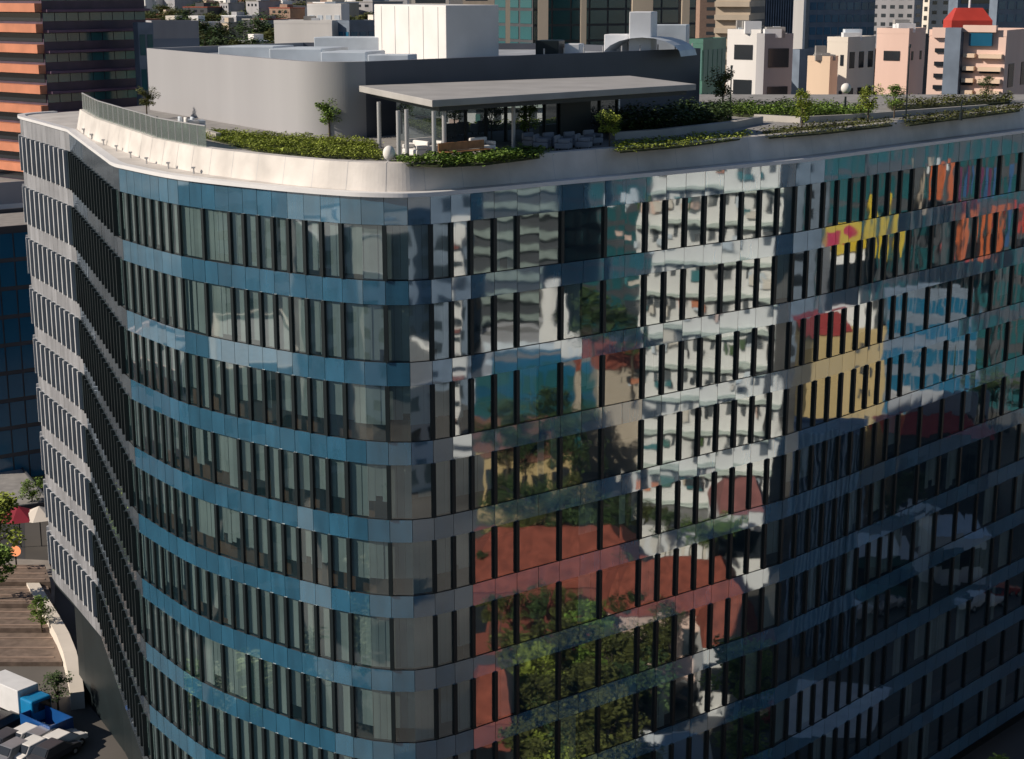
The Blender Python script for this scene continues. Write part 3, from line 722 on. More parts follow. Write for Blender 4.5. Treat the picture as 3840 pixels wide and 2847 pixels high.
facade_windows(t, [(2062, 2096, 60, 205, 1.0)], m_steelb, 172, 'stair_tower')
facade_windows(t, [(2110, 2160, 72, 100, 0.3)], m_blue, 172, 'roof_glazing')
facade_windows(t, [(2030, 2062, 60, 82, .4), (2096, 2168, 55, 70, .4)], m_pink, 172, 'upper_wall')
for z in (116, 144, 170, 196): facade_windows(t, [(2100, 2125, z, z+9, .5), (2134, 2184, z+2, z+11, .5)], m_peach, 172, 'balcony')
p = at(2108, 42, 164); t = thing('red_dome', 'orange red tent roof standing on top of the pink complex', 'roof tent', (p.x, p.y, p.z-1.0))
rd = MB(); rd.prism([(-2.1, -1.6), (1.9, -1.6), (1.9, 1.6), (-2.1, 1.6)], 0, .9); rd.prism([(-2.1, -1.6), (1.9, -1.6), (1.9, 1.6), (-2.1, 1.6)], .901, 2.1, [(-1.4, -.4), (1.2, -.4), (1.2, .4), (-1.4, .4)])
rd.build('tent', m_red, t); MB().tube((0, 0, 1.9), (0, 0, 3.2), .12).build('finial', M_unit, t); MB().box(-1.7, -1.2, -2, 1.5, 1.2, -.002).build('base', m_cream, t)

# white sheds and small houses left of the plant room
bld('white_shed', 'bright white warehouse wall just left of the plant room', 596, 722, 748, 52, 300, 10, m_white, None, None, extras=2)
bld('white_shed', 'second white building with pale blue windows behind the warehouse', 668, 742, 760, 14, 380, 15, m_white, ('punch', M_duct, 8, 4, .6, .4), None, extras=2)
bld('navy_block', 'navy block between the warehouse and the plant room', 735, 760, 818, 52, 300, 40, m_steelb, ('punch', m_blue, 7, 2, .7, .6), ('punch', m_blue, 7, 3, .7, .6))
bld('cream_cube', 'small cream cube house in front of the navy block', 738, 772, 782, 92, 200, 15, m_cream, None, None, cat='house')
bld('grey_hall', 'long low grey hall with a dark edge behind the penthouse roof', 318, 330, 432, 52, 340, 68, m_greyw, None, ('band', m_steelb, 5, 1, 1, .4))
bld('blue_side_block', 'slim blue-grey block standing between the striped tower and the penthouse', 296, 300, 330, 60, 210, 60, m_steelb, None, ('punch', m_teal, 12, 2, .7, .6))
wc = [('white', m_white), ('cream', m_cream), ('grey', m_greyw), ('tan', m_tan), ('terracotta', mat('wall_terra', (.30, .20, .15), .8)), ('grey', m_greyw), ('dark', m_dk)]
rg = random.Random(5)
def small_house(X, Y, w_, d_, h, m, label, rz, group='small houses far behind the roof'):
    t = thing('small_house', label, 'house', (X, Y, 0), group, rz)
    MB().box(-w_/2, -d_/2, 0, w_/2, d_/2, h).build('wall', m, t)
    MB().box(-w_/2-.2, -d_/2-.2, h+.002, w_/2+.2, d_/2+.2, h+.5).build('roof', rg.choice([M_deck, M_tileroof, M_unit, M_deck]), t)
    MB().box(-w_*.2, -d_*.2, h+.5, w_*.15, d_*.2, h+rg.uniform(1.5, 3.4)).build('roof_hut', m, t)
    for q in range(3): MB().box(-w_*.35+q*w_*.28, -d_/2-.08, h-2.6, -w_*.35+q*w_*.28+w_*.14, -d_/2+.1, h-1.2).build('window', M_win, t)
hs = []
for row, (Y, h0, n_) in enumerate([(430, 30, 10), (520, 33, 12), (620, 36, 13), (760, 42, 14), (950, 48, 16), (1250, 52, 18)]):
    for q in range(n_):
        xd = 300+520*(q+rg.uniform(.1, .9))/n_
        a, b = ray(xd, 40); hs.append((a*Y, Y*rg.uniform(.96, 1.06), rg.uniform(.010, .022)*Y, h0+rg.uniform(-6, 3), row))
seen_l = set(); rows = ['nearest row', 'second row', 'third row', 'fourth row', 'fifth row', 'farthest row']
for q, (X, Y, w_, h, row) in enumerate(hs):
    cn_, m = rg.choice(wc)
    xr = X/Y; pos = ['beside the striped tower', 'above the left end of the penthouse', 'above the curved grey wall', 'left of the white warehouse', 'behind the white warehouse', 'just left of the plant room', 'near the plant room', 'at the plant room edge'][max(0, min(7, int((xr+.245)/.0205)))]
    lb = f'far {cn_} flat-roofed house, {rows[row]}, {pos}'; szs = ['', 'small ', 'tall ', 'wide ', 'narrow ', 'square ', 'low ']; u_ = 0
    while lb in seen_l: u_ += 1; lb = f'far {szs[u_]}{cn_} flat-roofed house, {rows[row]}, {pos}'
    seen_l.add(lb); small_house(X, Y, w_, w_*rg.uniform(.7, 1.3), h, m, lb, rg.uniform(-1.0, -.35))
for q in range(200):
    Y = rg.uniform(380, 1200); xd = rg.uniform(300, 820); a, b = ray(xd, 40); r_ = rg.uniform(6, 10)*(.7+Y/1500)
    top = 36+Y*.012+rg.uniform(-5, 4)
    tree((a*Y, Y, top-r_*2.5), r_, rg.choice(['dark', 'olive', 'dark']), 'dark rounded tree among the far houses '+['beside the striped tower', 'above the left end of the penthouse', 'above the curved grey wall', 'left of the white warehouse', 'behind the white warehouse', 'just left of the plant room', 'near the plant room', 'at the plant room edge'][max(0, min(7, int((a+.245)/.0205)))], 'far trees', 'tree', .8)
# a belt of far blocks closing the horizon on both sides
for q in range(26):
    xd = -60+q*92+rg.uniform(-20, 20); Y = rg.uniform(1300, 1900); a, b = ray(xd, 0); w_ = rg.uniform(30, 55); h = rg.uniform(62, 88)
    cn_, m = rg.choice(wc[:5])
    block('far_block', f'hazy far {cn_} block on the skyline', [(a*Y-w_/2, Y), (a*Y+w_/2, Y), (a*Y+w_/2, Y+30), (a*Y-w_/2, Y+30)], 0, h, m, {0: ('band', M_winw, 10, 1, .8, .4)}, group='far skyline blocks')

# ------------------------------------------------------------------ street at the lower left
def strip(name, pts, z, m, label=None):
    b = MB(); i = 0; b.v = [(p[0], p[1], z) for p in pts]; b.f = [tuple(range(len(pts)))]
    o = b.build(name, m); o['kind'] = 'structure'; return o
G = lambda x, y: on(x, y, 0).to_2d()
strip('road', [(-60, -200), (-40, 60), (-41, 110), (-48, 150), (-75, 240), (-95, 240), (-70, 140), (-62, 60), (-90, -200)], .008, M_asph)
strip('road', [(-60, -90), (250, -60), (250, -30), (-50, -62)], .012, M_asph)
strip('road', [(-12, 40), (20, 62), (60, 98), (90, 130), (105, 120), (70, 84), (30, 50), (0, 28)], .016, M_asph)
M_pave = mat('pavement_stone', (.30, .27, .24), .9, var=.2, scale=.5)
pv = MB(); pv.prism([G(-40, 1215), G(105, 1222), G(120, 1262), G(118, 1330), G(-60, 1330)], .002, .14); tag(pv.build('pavement', M_pave), kind='structure')
t = thing('terraced_deck', 'brown terraced timber deck with long steps at the foot of the tower', 'deck', (*G(50, 1400), 0))
ps = [(1262, 1300, 1.6), (1301, 1340, 1.2), (1341, 1385, .8), (1386, 1450, .4)]
for q, (y0, y1, h) in enumerate(ps):
    c = t.location.to_2d(); a = [G(-60, y0)-c, G(100+q*6, y0)-c, G(112+q*8, y1)-c, G(-60, y1)-c]
    MB().prism(a, .003, h).build('step', M_brown, t)
    for k in range(3):
        yy = y0+(y1-y0)*(k+.5)/3; MB().prism([G(-60, yy)-c, G(100+q*6, yy)-c, G(100+q*6, yy+2)-c, G(-60, yy+2)-c], h+.002, h+.06).build('nosing', mat('nosing_pale', (.34, .25, .2), .7), t)
cw = MB(); pts = [G(x, y) for x, y in [(60, 1300), (85, 1345), (105, 1378), (125, 1415), (140, 1455), (150, 1500), (155, 1545)]]
for a, b in zip(pts, pts[1:]):
    d = (b-a).normalized(); n = Vector((-d.y, d.x))*1.1; cw.prism([a, b+d*.03, b+n+d*.03, a+n], .003, 1.5)
tag(cw.build('curved_wall', m_cream), 'curved cream wall sweeping along the foot of the tower', 'wall')
bld('shop_row', 'low dark green shop with a pale awning line at the street behind the trees', -90, -40, 112, 1118, 168, 62, m_dk, None, ('band', m_teal2, 2, 1, 1, .3), parapet=.3)
M_lamp = mat('lamp_orange', (.8, .3, .15), .5, emit=(1.0, .35, .15, .9))
p = on(33, 1195, 3); t = thing('street_sign', 'glowing orange round shop sign on a short post', 'sign', (p.x, p.y, 0)); blob('lamp_disc', M_lamp, .55, 1, .5, 1, parent=t, z=2.8); MB().tube((0, 0, 0), (0, 0, 2.3), .08).build('post', M_fin, t)
p = on(40, 1112, 4); t = thing('parasol', 'dark red parasol beside the shop row', 'parasol', (p.x, p.y, 0)); MB().tube((0, 0, 3.4), (0, 0, 4.5), 2.6, .1, n=8).build('canopy', mat('fabric_dark_red', (.28, .02, .04), .8), t); MB().tube((0, 0, 0), (0, 0, 3.5), .06).build('pole', M_fin, t)
p = on(85, 1110, 4); t = thing('parasol', 'cream parasol beside the dark red one', 'parasol', (p.x, p.y, 0)); MB().tube((0, 0, 3.4), (0, 0, 4.4), 2.4, .1, n=8).build('canopy', m_cream, t); MB().tube((0, 0, 0), (0, 0, 3.5), .06).build('pole', M_fin, t)
for (xd, yd, r_, k, lb) in [(4, 1260, 3.6, 'yellow', 'yellow-green street tree at the left border'), (-14, 1330, 3.2, 'green', 'green street tree partly cut by the left border'), (92, 1385, 1.5, 'green', 'small green bush at the top of the curved wall'), (72, 1118, 1.8, 'green', 'small tree between the two parasols'), (128, 1560, 1.6, 'dark', 'dark bush at the lower end of the curved wall')]:
    p = on(xd, yd, 0); tree((p.x, p.y, 0), r_, k, lb, 'street trees', 'street_tree')
# truck
M_cab = mat('cab_blue', (.01, .22, .48), .35, var=.05); M_cabd = mat('cab_deep_blue', (.01, .08, .28), .35)
def wheel(t, x, y, r=.45, wdt=.3):
    o = MB().tube((x, y-wdt/2, r), (x, y+wdt/2, r), r, n=16).build('wheel', mat('tyre', (.02, .02, .02), .9), t)
    MB().tube((x, y-wdt/2-.01, r), (x, y+wdt/2+.01, r), r*.5, n=10).build('rim', M_steel, o)
p = on(50, 1560, 0); t = thing('box_truck', 'white box truck with a bright blue cab parked at the foot of the tower', 'truck', (p.x, p.y, 0), rz=R(-38))
t.scale = (.82, .82, .82)
bevel(MB().box(-4.2, -1.2, .9, 1.2, 1.2, 3.5).build('cargo_box', M_unit, t), .06); bevel(MB().box(1.35, -1.15, .6, 3.3, 1.15, 2.9).build('cab', M_cab, t), .18)
MB().box(-4.2, -1.0, .55, 3.2, 1.0, .88).build('chassis', M_fin, t); MB().box(3.25, -.95, 1.7, 3.34, .95, 2.6).build('windscreen', M_win, t)
for sx in (-3.2, -2.2, 2.4):
    for sy in (-1.0, 1.0): wheel(t, sx, sy, .5)
for sy in (-.9, .9): MB().box(3.28, sy-.15, .75, 3.36, sy+.15, 1.0).build('headlight', M_paint, t)
p = on(118, 1590, 0); p = on(104, 1600, 0); t = thing('skip_container', 'deep blue open container behind the truck', 'container', (p.x, p.y, 0), rz=R(-38))
b = MB(); b.box(-1.9, -1.1, 0, 1.9, -1.02, 1.7); b.box(-1.9, 1.02, 0, 1.9, 1.1, 1.7); b.box(-1.9, -1.019, 0, -1.82, 1.019, 1.7); b.box(1.82, -1.019, 0, 1.9, 1.019, 1.7); b.box(-1.819, -1.019, .001, 1.819, 1.019, .1); b.build('body', M_cabd, t)
# parked cars
def make_car(m, label, p, rz):
    t = thing('parked_car', label, 'car', (p[0], p[1], .009), 'parked cars and passing cars', rz)
    pr_ = [(-2.15, .35), (-2.1, .85), (-1.6, .95), (-1.1, 1.42), (.5, 1.45), (1.15, .98), (2.0, .82), (2.15, .4)]
    b = MB(); n = len(pr_)
    for s, wd in ((-1, .86), (1, .86)):
        for i, (x, z) in enumerate(pr_): b.v.append((x, s*(wd if z < 1 else .68), z))
    for i in range(n):
        j = (i+1) % n; b.f.append((i, j, n+j, n+i))
    b.f += [tuple(range(n-1, -1, -1)), tuple(range(n, 2*n))]
    bevel(b.build('body', m, t), .07)
    MB().prism([(.62, -.62), (1.2, -.75), (1.2, .75), (.62, .62)], 1.0, 1.02).build('bonnet_line', M_fin, t)
    def qd(nm, v): q = MB(); q.quad(*v); q.build(nm, M_win, t)
    qd('windscreen', [(.56, -.6, 1.43), (.56, .6, 1.43), (1.17, .74, 1.02), (1.17, -.74, 1.02)]); qd('rear_window', [(-1.16, -.6, 1.42), (-1.16, .6, 1.42), (-1.62, .74, 1.0), (-1.62, -.74, 1.0)])
    for s in (-1, 1): qd('side_window', [(-1.35, s*.83, 1.02), (.95, s*.83, 1.04), (.45, s*.705, 1.38), (-1.0, s*.705, 1.36)])
    for sx in (-1.35, 1.35):
        for sy in (-.8, .8): wheel(t, sx, sy, .32, .2)
    for s in (-.6, .6): MB().box(2.1, s-.15, .6, 2.16, s+.15, .75).build('headlight', M_paint, t)
    return t
cp = [('white', m_white), ('silver', mat('car_silver', (.4, .4, .42), .3, metal=.5)), ('dark grey', mat('car_dark', (.06, .06, .07), .3)), ('white', m_white), ('black', mat('car_black', (.02, .02, .022), .25)), ('red', m_red)]
ords = ['nearest the blue container', 'beside the container', 'in the front corner row', 'at the end of the front row', 'in the second row', 'at the left border', 'next to the curved wall end', 'behind the truck']
for q, (xd, yd, ci) in enumerate([(62, 1618, 0), (98, 1622, 1), (132, 1632, 0), (20, 1628, 2), (78, 1645, 3), (118, 1652, 2), (40, 1650, 1), (8, 1590, 4)]):
    cn_, m = cp[ci]; make_car(m, f'{cn_} car parked {ords[q]}', G(xd, yd), R(60 if q % 2 else 58))

# ------------------------------------------------------------------ the town in front of the glass, seen mirrored in it
def mirror_fn(a, b):
    a = Vector(a); b = Vector(b); d = (b-a).normalized(); n = Vector((d.y, -d.x))
    return lambda p: Vector(p[:2])-2*(Vector(p[:2])-a).dot(n)*n
M1 = mirror_fn((-2.0, 77.6), (16.1, 91.6)); M2 = mirror_fn((16.1, 91.6), (35, 111.3))
def mtree(xd, yd, zt, r, kind, mf, label):
    a, b = ray(xd, yd); Y = (CAMZ-zt)/b; p = mf((a*Y, Y)); r *= .58 if Y > 125 else .75
    label = label.split(' mirrored')[0]+' mirrored'+(' above' if yd < 950 else ' between the red roofs' if yd < 1250 else ' below the red roofs' if yd < 1450 else ' at the very bottom')+(', near the rounded corner' if xd < 1200 else ', in the middle' if xd < 1420 else ', to the right' if xd < 1700 else ', far along')
    return tree((p.x, p.y, max(0, zt-2.4*r)), r, kind, label, 'trees mirrored in the glass', 'tree', .9)
bld('white_apartment', 'tall white apartment block with dark windows, mirrored in the middle of the right facade', 1405, 1700, 1722, 330, 156, 8, m_white, [('punch', mat('window_grey', (.09, .10, .11), .3), 13, 7, .42, .36), ('slab', mat('slab_pale_green', (.55, .62, .56), .7), 13, 1, 1.0, .07)], ('punch', M_duct, 13, 2, .5, .5), mirror=M1, ztop=46)
rc = random.Random(3); t_ = [o for o in C.objects if o.name.startswith('white_apartment')][0]
Cn_ = Vector((ray(1700, 330)[0]*156, 156.0)); Ld_ = Vector((-math.cos(R(8)), math.sin(R(8)))); Nn_ = Vector((-math.sin(R(8)), -math.cos(R(8))))
cm = [M_duct, M_winw, m_pink, m_teal2, m_tan, M_win, m_cream, mat('awning_teal', (.04, .18, .2), .7), m_orange, M_leafd]
for q in range(90):
    sx = rc.uniform(.6, 15); fl = rc.randint(1, 12); z = fl*46/13+rc.uniform(.3, 1.4); w_ = rc.uniform(.25, 1.3); d_ = rc.uniform(.15, .9)
    P = Cn_+Ld_*sx; q4 = [M1(P+Nn_*.05), M1(P+Ld_*w_+Nn_*.05), M1(P+Ld_*w_+Nn_*d_), M1(P+Nn_*d_)]; c_ = t_.location
    MB().prism([v-Vector((c_.x, c_.y)) for v in q4], z, z+rc.uniform(.3, 1.4)).build(rc.choice(['awning', 'air_conditioner', 'balcony_box']), rc.choice(cm), t_)
bld('beige_tower', 'plain beige tower below a red roof, mirrored left of the white block', 1290, 1372, 1376, 790, 190, 8, m_tan, ('band', m_tan, 2, 1, 1.01, .1), None, mirror=M1)
def hip(lx, rx, y0, Y, dep, mf, z, hh, m, label, name='red_roof_house', wallm=None, wins=4):
    a0 = ray(lx, y0)[0]*Y; a1 = ray(rx, y0)[0]*Y; P = [mf((a0, Y)), mf((a1, Y)), mf((a1, Y+dep)), mf((a0, Y+dep))]; c = sum(P, Vector((0, 0)))/4
    t = thing(name, label, 'house', (c.x, c.y, 0), 'houses mirrored in the glass'); L = [p-c for p in P]
    MB().prism(L, 0, z).build('wall', wallm or m_cream, t)
    E_ = [p*1.06 for p in L]; mid0 = (E_[0]+E_[3])/2*.6; mid1 = (E_[1]+E_[2])/2*.6; s = (mid1-mid0).normalized()*.05; u = Vector((-s.y, s.x))
    MB().prism(E_, z+.002, z+hh, [mid0-u, mid1-u, mid1+u, mid0+u]).build('roof', m, t)
    for q in range(wins):
        k = (q+.5)/wins; p = L[0].lerp(L[1], k); d = (L[1]-L[0]).normalized(); n = Vector((d.y, -d.x)); MB().obox(p, d*.7, n*.1, z*.35, z*.75).build('window', M_win, t)
    return t
hip(1285, 1460, 790, 188, 9, M1, at(1290, 792, 190).z+.01, 2.2, M_tileroof, 'small red hipped roof with dormers on the beige tower, mirrored', wins=0, wallm=m_tan)
bld('mint_block', 'pale mint block under the red roof, mirrored beside the white apartment', 1376, 1440, 1446, 790, 192, 8, mat('wall_mint', (.42, .52, .44), .8), ('punch', m_white, 6, 3, .5, .5), None, mirror=M1)
bld('dark_glass_office', 'dark teal office with a blue top, mirrored left of the white apartment', 1205, 1418, 1425, 300, 240, 8, m_dk, ('punch', m_teal, 16, 6, .85, .7), None, mirror=M1, ztop=52)
bld('balcony_tower', 'grey-green tower with curved pale balconies, mirrored by the rounded corner', 1040, 1200, 1206, 300, 225, 6, m_dk, ('slab', mat('balcony_pale', (.25, .30, .28), .7), 18, 1, .95, .35), None, mirror=M1, ztop=55)
bld('pale_lobby', 'low pale grey hall mirrored under the balcony tower', 1040, 1215, 1222, 735, 212, 6, m_greyw, ('band', M_duct, 4, 1, .9, .4), None, mirror=M1)
bld('white_church', 'tall white church tower mirrored between dark buildings', 1207, 1236, 1240, 655, 205, 12, m_white, None, None, mirror=M1, parapet=1.5)
bld('white_church_nave', 'lower white church hall beside the mirrored tower', 1236, 1282, 1288, 735, 203, 12, m_white, ('punch', M_duct, 5, 3, .3, .5), None, mirror=M1)
bld('blue_hall', 'dark blue glass hall mirrored under the white church', 1060, 1285, 1290, 800, 196, 6, m_blue, ('punch', m_teal, 3, 6, .8, .7), None, mirror=M1)
hip(1062, 1250, 960, 168, 14, M1, 8, 2.5, mat('clay_brown', (.28, .13, .09), .8, var=.2), 'brownish pink roofed house mirrored near the corner', wallm=m_ochre)
hip(1018, 1390, 1200, 132, 13, M1, 6.5, 3.5, M_tileroof, 'long low house with a big terracotta roof, mirrored across the bottom of the glass', wallm=m_brick)
hip(1330, 1640, 1230, 126, 10, M1, 6.5, 3.2, M_tileroof, 'second terracotta roofed house, mirrored beside the white canopy', wallm=m_pink)
hip(1020, 1110, 1420, 104, 8, M1, 7, 2.6, M_tileroof, 'small red house mirrored at the bottom of the rounded corner', wallm=m_brick)
bld('white_canopy_hall', 'bright white hall with a pointed roof, mirrored below the white apartment', 1395, 1540, 1550, 1165, 148, 10, m_white, ('punch', m_cream, 2, 5, .5, .5), None, mirror=M1)
hip(1545, 1690, 1275, 120, 7, M1, 6.0, 2.6, M_tileroof, 'terracotta roofed cottage mirrored at the right edge of the near facade', wallm=m_white)
hip(1560, 1665, 1165, 150, 8, M1, 7.5, 2.4, mat('clay_rose', (.30, .12, .11), .8, var=.2), 'rose roofed house mirrored beside the white hall', wallm=m_white)
hip(1390, 1560, 1545, 104, 5, M1, 4.0, 1.2, M_unit, 'white roofed kiosk row mirrored on the street near the bottom', wallm=m_dk)
hip(1120, 1240, 1600, 98, 5, M1, 4.0, 1.4, M_tileroof, 'small tiled hut among the mirrored trees at the bottom', wallm=m_tan)
for q, (xd, yd, z, r_, k) in enumerate([(1085, 905, 12, 5, 'dark'), (1130, 935, 11, 5, 'dark'), (1190, 850, 13, 6, 'dark'), (1225, 840, 13, 6, 'dark'), (1260, 870, 12, 6, 'dark'), (1215, 930, 11, 5, 'dark'), (1268, 950, 11, 5, 'dark'), (1095, 1075, 8, 5, 'dark'), (1150, 1085, 8, 5, 'olive'), (1215, 1080, 8, 5, 'dark'), (1285, 1090, 8, 5, 'dark'), (1335, 1100, 8, 5, 'dark'), (1400, 1085, 8, 4, 'olive'), (1120, 1040, 8, 5, 'dark'), (1180, 1030, 9, 5.5, 'dark'), (1250, 1045, 9, 5, 'olive'), (1310, 1060, 8, 5, 'dark'), (1240, 900, 12, 7, 'dark'), (1160, 900, 12, 6, 'dark'), (1120, 880, 12, 6, 'dark'),
        (1140, 1370, 8, 4.5, 'olive'), (1200, 1350, 9, 5, 'olive'), (1270, 1330, 9, 5, 'green'), (1340, 1370, 8, 4.5, 'olive'), (1400, 1420, 8, 4.5, 'dark'), (1180, 1480, 8, 4.5, 'olive'), (1250, 1520, 8, 4.5, 'olive'), (1330, 1500, 8, 4.2, 'olive'), (1200, 1610, 7, 4, 'yellow'), (1290, 1620, 7, 4, 'olive'),
        (1380, 1600, 7, 4, 'olive'), (1095, 1290, 8, 3.4, 'olive'), (1160, 1270, 8.5, 3.6, 'dark'), (1235, 1285, 8, 3.4, 'olive'), (1300, 1300, 8, 3.2, 'green'), (1370, 1290, 8, 3.2, 'dark'), (1455, 1310, 8, 3, 'olive'), (1060, 1190, 9, 3, 'dark'), (1330, 1185, 9, 3, 'olive'), (1165, 1420, 8, 4, 'yellow'), (1225, 1430, 8, 4, 'olive'), (1300, 1440, 8, 4, 'olive'), (1130, 1520, 7, 4, 'dark'), (1150, 1590, 7, 4, 'olive'), (1240, 1575, 7, 4, 'dark'), (1360, 1460, 7, 4, 'dark'), (1420, 1350, 8, 3.4, 'olive'), (1610, 1390, 12, 4, 'yellow'), (1650, 1400, 12, 4, 'yellow'), (1630, 1560, 9, 3.6, 'yellow'), (1520, 1120, 10, 3.5, 'green'), (1450, 1110, 9, 3.5, 'dark'), (1590, 1110, 9, 3.5, 'green'), (1310, 630, 24, 8, 'dark'), (1370, 640, 24, 8, 'dark')]):
    mtree(xd, yd, z, r_, k, M1, f'{dict(dark="dark green", olive="olive", green="green", yellow="yellow-green")[k]} tree mirrored in the right facade of the tower')
M0 = mirror_fn(nodes[N_MIR-1], nodes[N_MIR])
bld('banded_tower', 'narrow white tower with dark red and grey bands, mirrored in the rounded corner', 955, 1016, 1018, 500, 195, 8, m_white, [('band', M_win, 11, 1, .9, .35), ('slab', m_brick, 5, 1, .8, .08)], None, mirror=M0)
# mirrored in the far part of the facade
bld('teal_glass_block', 'teal glass block mirrored at the top of the far facade', 1735, 1920, 1925, 300, 235, 10, m_dk, ('punch', m_teal, 13, 5, .9, .8), None, mirror=M2, ztop=50)
p0 = at(1760, 480, 190); p1 = at(1892, 545, 190); a = M2(p0); b = M2(p1); zc = (p0.z, p1.z)
t = thing('billboard', 'yellow billboard with a red mark and white lettering bars, mirrored in the far facade', 'billboard', (a.x, a.y, 0)); d = (b-a); n = Vector((d.y, -d.x)).normalized(); n = n if n.dot(Vector((0, 0))-a) > 0 else -n
MB().prism([Vector((0, 0)), d, d-n*.4, -n*.4], zc[1], zc[0]).build('panel', m_yel, t)
MB().prism([d*.02+n*.01, d*.36+n*.01, d*.36+n*.03, d*.02+n*.03], zc[1]+.1, zc[1]+(zc[0]-zc[1])*.62).build('red_field', mat('sign_crimson', (.5, .01, .05), .5), t)
q_ = MB(); c0 = d*.68; 
for s in range(20):
    t0 = s/20*6.283; t1 = (s+1)/20*6.283; zc_ = (zc[0]*.6+zc[1]*.4)
    w0 = d.length*.19; u = d.normalized()
    A_ = c0+u*w0*math.cos(t0)+n*.02; B_ = c0+u*w0*math.cos(t1)+n*.02; C_ = c0+n*.02
    q_.v += [(A_.x, A_.y, zc_+.9*math.sin(t0)), (B_.x, B_.y, zc_+.9*math.sin(t1)), (C_.x, C_.y, zc_)]; q_.f.append((len(q_.v)-3, len(q_.v)-2, len(q_.v)-1))
q_.build('red_mark', mat('sign_crimson', (.5, .01, .05), .5), t)
MB().prism([Vector((0, 0))-n*.41, d-n*.41, d-n*6, -n*6], 0, zc[1]+.3).build('supporting_wall', m_white, t)
for s in range(5): MB().obox(d*(s+.5)/5-n*.35, d.normalized()*.9, n*.1, zc[1]-7, zc[1]-1.5).build('window', M_win, t)
bld('ochre_block', 'ochre apartment block with a red roof edge, mirrored in the far facade', 1712, 1968, 1972, 735, 185, 14, m_ochre, ('punch', M_winw, 6, 7, .35, .35), None, mirror=M2)
bld('white_roof_hall', 'white hall rising behind the ochre block, mirrored in the far facade', 1735, 1922, 1926, 655, 198, 10, m_white, None, None, mirror=M2)
bld('navy_block', 'navy glass block mirrored right of the ochre block', 1975, 2110, 2115, 640, 200, 10, m_steelb, ('punch', m_blue, 6, 6, .8, .6), None, mirror=M2)
hip(1715, 1880, 735, 184, 10, M2, at(1720, 735, 185).z+.62, 1.8, mat('roof_crimson', (.36, .05, .05), .8), 'crimson hipped roof on the ochre block, mirrored', wallm=m_ochre, wins=0)
bld('blue_grey_office', 'blue-grey ribbed office mirrored in the lower far facade', 1698, 1895, 1900, 940, 132, 8, mat('wall_lavender_grey', (.34, .40, .52), .5), ('pier', M_duct, 1, 16, .4, 1), None, mirror=M2)
hip(1960, 2150, 945, 172, 8, M2, 9, 1.5, mat('roof_crimson', (.36, .05, .05), .8), 'low crimson roofed hall in front of the pale block, mirrored', wallm=m_dk)
bld('pale_low_block', 'low pale block behind the crimson roof, mirrored in the far facade', 1978, 2130, 2135, 870, 180, 10, m_greyw, ('punch', M_win, 2, 6, .4, .3), None, mirror=M2)
fc = [M2(G(x, y)) for x, y in [(1700, 1470), (1950, 1500), (1900, 1610), (1700, 1600)]]
strip('pavement', [tuple(p) for p in (fc if (fc[1]-fc[0]).cross(fc[2]-fc[0]) > 0 else fc[::-1])], .03, mat('pavement_pale', (.85, .82, .8), .9))
t = bld('coloured_fin_hall', 'dark hall with tall red, orange and blue banners, mirrored at the far top', 1925, 2250, 2260, 250, 215, 10, m_dk, ('punch', m_teal, 10, 10, .6, .7), None, mirror=M2, ztop=48)
m_bo = mat('banner_orange', (.52, .12, .04), .6); m_bb = mat('banner_blue', (.03, .10, .24), .6); m_bp = mat('banner_plum', (.12, .025, .08), .6); m_bc = mat('banner_cream', (.45, .36, .28), .6)
for q, (x, y0, y1, m) in enumerate([(1938, 420, 560, m_yel), (1966, 470, 560, m_yel), (2020, 380, 470, m_bc), (2035, 340, 450, m_bc), (2064, 340, 370, M_unit), (2082, 350, 440, m_bo), (2105, 440, 560, m_bo), (2112, 360, 460, m_bp), (2140, 360, 430, m_bb), (2142, 450, 570, m_bo), (2166, 440, 500, m_red), (2080, 500, 560, m_red), (2190, 440, 540, m_bb)]):
    A_ = at(x, y0, 205); B_ = at(x+10, y1, 205); a = M2(A_); b = M2(B_); d = b-a; n = Vector((d.y, -d.x)).normalized()
    nm_ = {m_yel.name: 'yellow', m_bc.name: 'cream', m_bo.name: 'orange', m_bp.name: 'plum', m_bb.name: 'blue', m_red.name: 'red', M_unit.name: 'white'}[m.name]
    t = thing('banner', f'{nm_} tall banner mirrored high in the far facade', 'banner', (a.x, a.y, 0), 'banners mirrored in the glass')
    MB().prism([Vector((0, 0)), d, d+n*.05, n*.05], B_.z, A_.z).build('cloth', m, t); MB().tube((0, 0, 0), (0, 0, A_.z+.3), .12).build('pole', M_fin, t)
for q, (xd, yd, z, r_) in enumerate([(1960, 660, 14, 6), (2020, 700, 14, 6), (2080, 760, 12, 6), (2150, 800, 12, 6), (2000, 1030, 10, 4), (1950, 1060, 10, 4)]):
    mtree(xd, yd, z, r_, 'dark', M2, 'dark tree mirrored in the far facade of the tower')
for q in range(6):
    a, b = ray(1420+q*55, 1500+q*14); Y = CAMZ/b; p = M1((a*Y, Y)); make_car(cp[q % 6][1], f'{cp[q % 6][0]} car on the street mirrored in the right facade, {["first","second","third","fourth","fifth","last"][q]} in line', p, R(40))
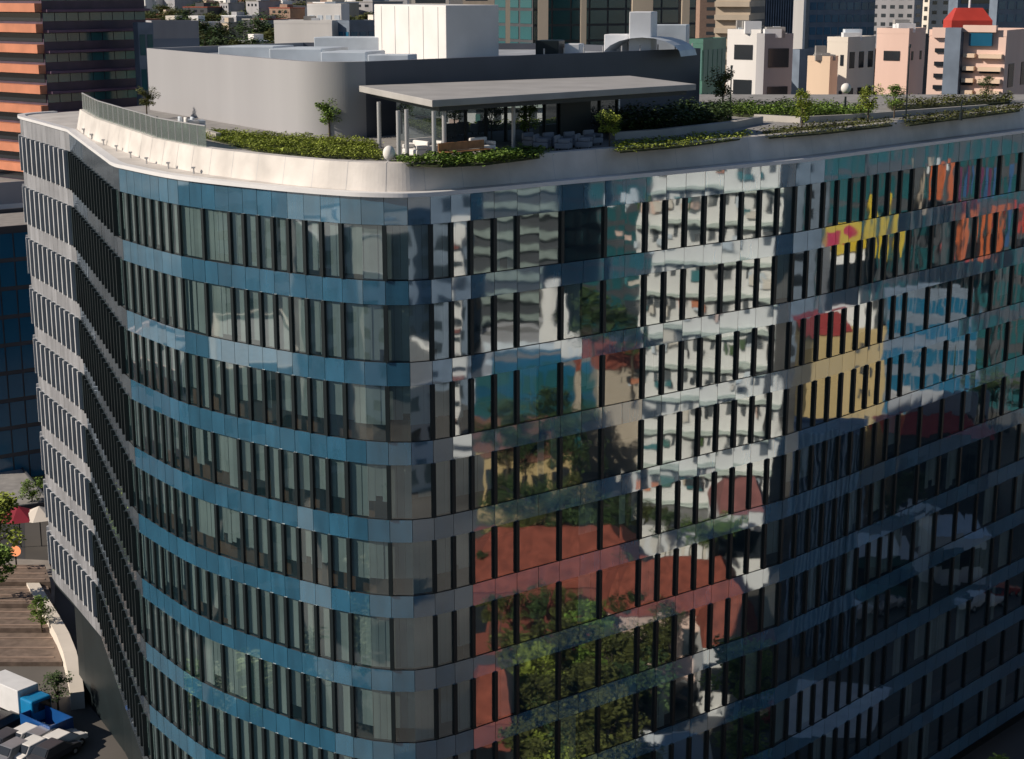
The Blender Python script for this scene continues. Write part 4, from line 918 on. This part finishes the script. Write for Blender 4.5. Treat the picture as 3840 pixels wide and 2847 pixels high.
for q, (xd, yd, ci) in enumerate([(1880, 1345, 0), (1955, 1330, 1), (2010, 1120, 0), (2080, 1105, 5), (1930, 1130, 0), (2120, 1320, 0), (2160, 1300, 5)]):
    p = M2(G(xd, yd)); make_car(cp[ci][1], f'{cp[ci][0]} car mirrored low in the far facade, {["nearest the bottom", "behind the nearest", "on the upper lane", "beside the upper white car", "leftmost on the upper lane", "far along the lower lane", "last on the lower lane"][q]}', p, R(55))
hip(1905, 2010, 1130, 145, 5, M2, 4.5, 1.5, m_white, 'small white kiosk mirrored above the street in the far facade', wallm=m_teal2)
hip(2040, 2140, 1090, 150, 5, M2, 5, 1.5, M_duct, 'small grey-blue kiosk mirrored in the far facade', wallm=m_white)
# streets around, mirrored in the left and rounded glass
spots = [(-120, 20, 30, 40, 28, 'grey office block', m_greyw), (-95, 70, 26, 26, 22, 'tan office block', m_tan), (-150, 95, 40, 30, 34, 'dark glass block', m_dk), (-110, 130, 22, 30, 16, 'brick-red block', m_pink),
         (-200, 60, 40, 60, 42, 'pale slab block', m_cream), (-80, -60, 36, 30, 20, 'white block', m_white), (-30, -90, 30, 26, 24, 'dark block', m_dk), (30, -110, 40, 30, 30, 'charcoal hall', m_dk), (95, -60, 30, 30, 26, 'slate block', m_steelb),
         (60, -20, 22, 18, 12, 'low white house', m_white), (-60, -130, 40, 26, 36, 'steel blue block', m_steelb), (150, 10, 36, 40, 34, 'dark banded block', m_steelb), (190, 110, 40, 40, 40, 'slate block', m_steelb), (230, 190, 50, 50, 50, 'tan tower', m_tan), (170, -70, 50, 30, 46, 'charcoal tower', m_dk), (260, 40, 50, 60, 55, 'blue glass tower', m_blue)]
for q, (x, y, a, b, h, nm_, m) in enumerate(spots):
    block('city_block', f'{nm_} across the street, seen only as a reflection', [(x-a/2, y-b/2), (x+a/2, y-b/2), (x+a/2, y+b/2), (x-a/2, y+b/2)], 0, h, m,
          {k: ('punch', M_win, max(3, int(h/3.6)), 6, .5, .45) for k in range(4)}, group='blocks around the tower', extras=2)
for q in range(18):
    x = rg.uniform(-58, -40) if q < 9 else rg.uniform(-30, 50); y = rg.uniform(0, 100) if q < 9 else rg.uniform(-50, 35)
    tree((x, y, 0), rg.uniform(3, 4.5), rg.choice(['green', 'dark', 'olive']), 'leafy street tree in front of the tower, seen only as a reflection', 'trees around the tower', 'street_tree')
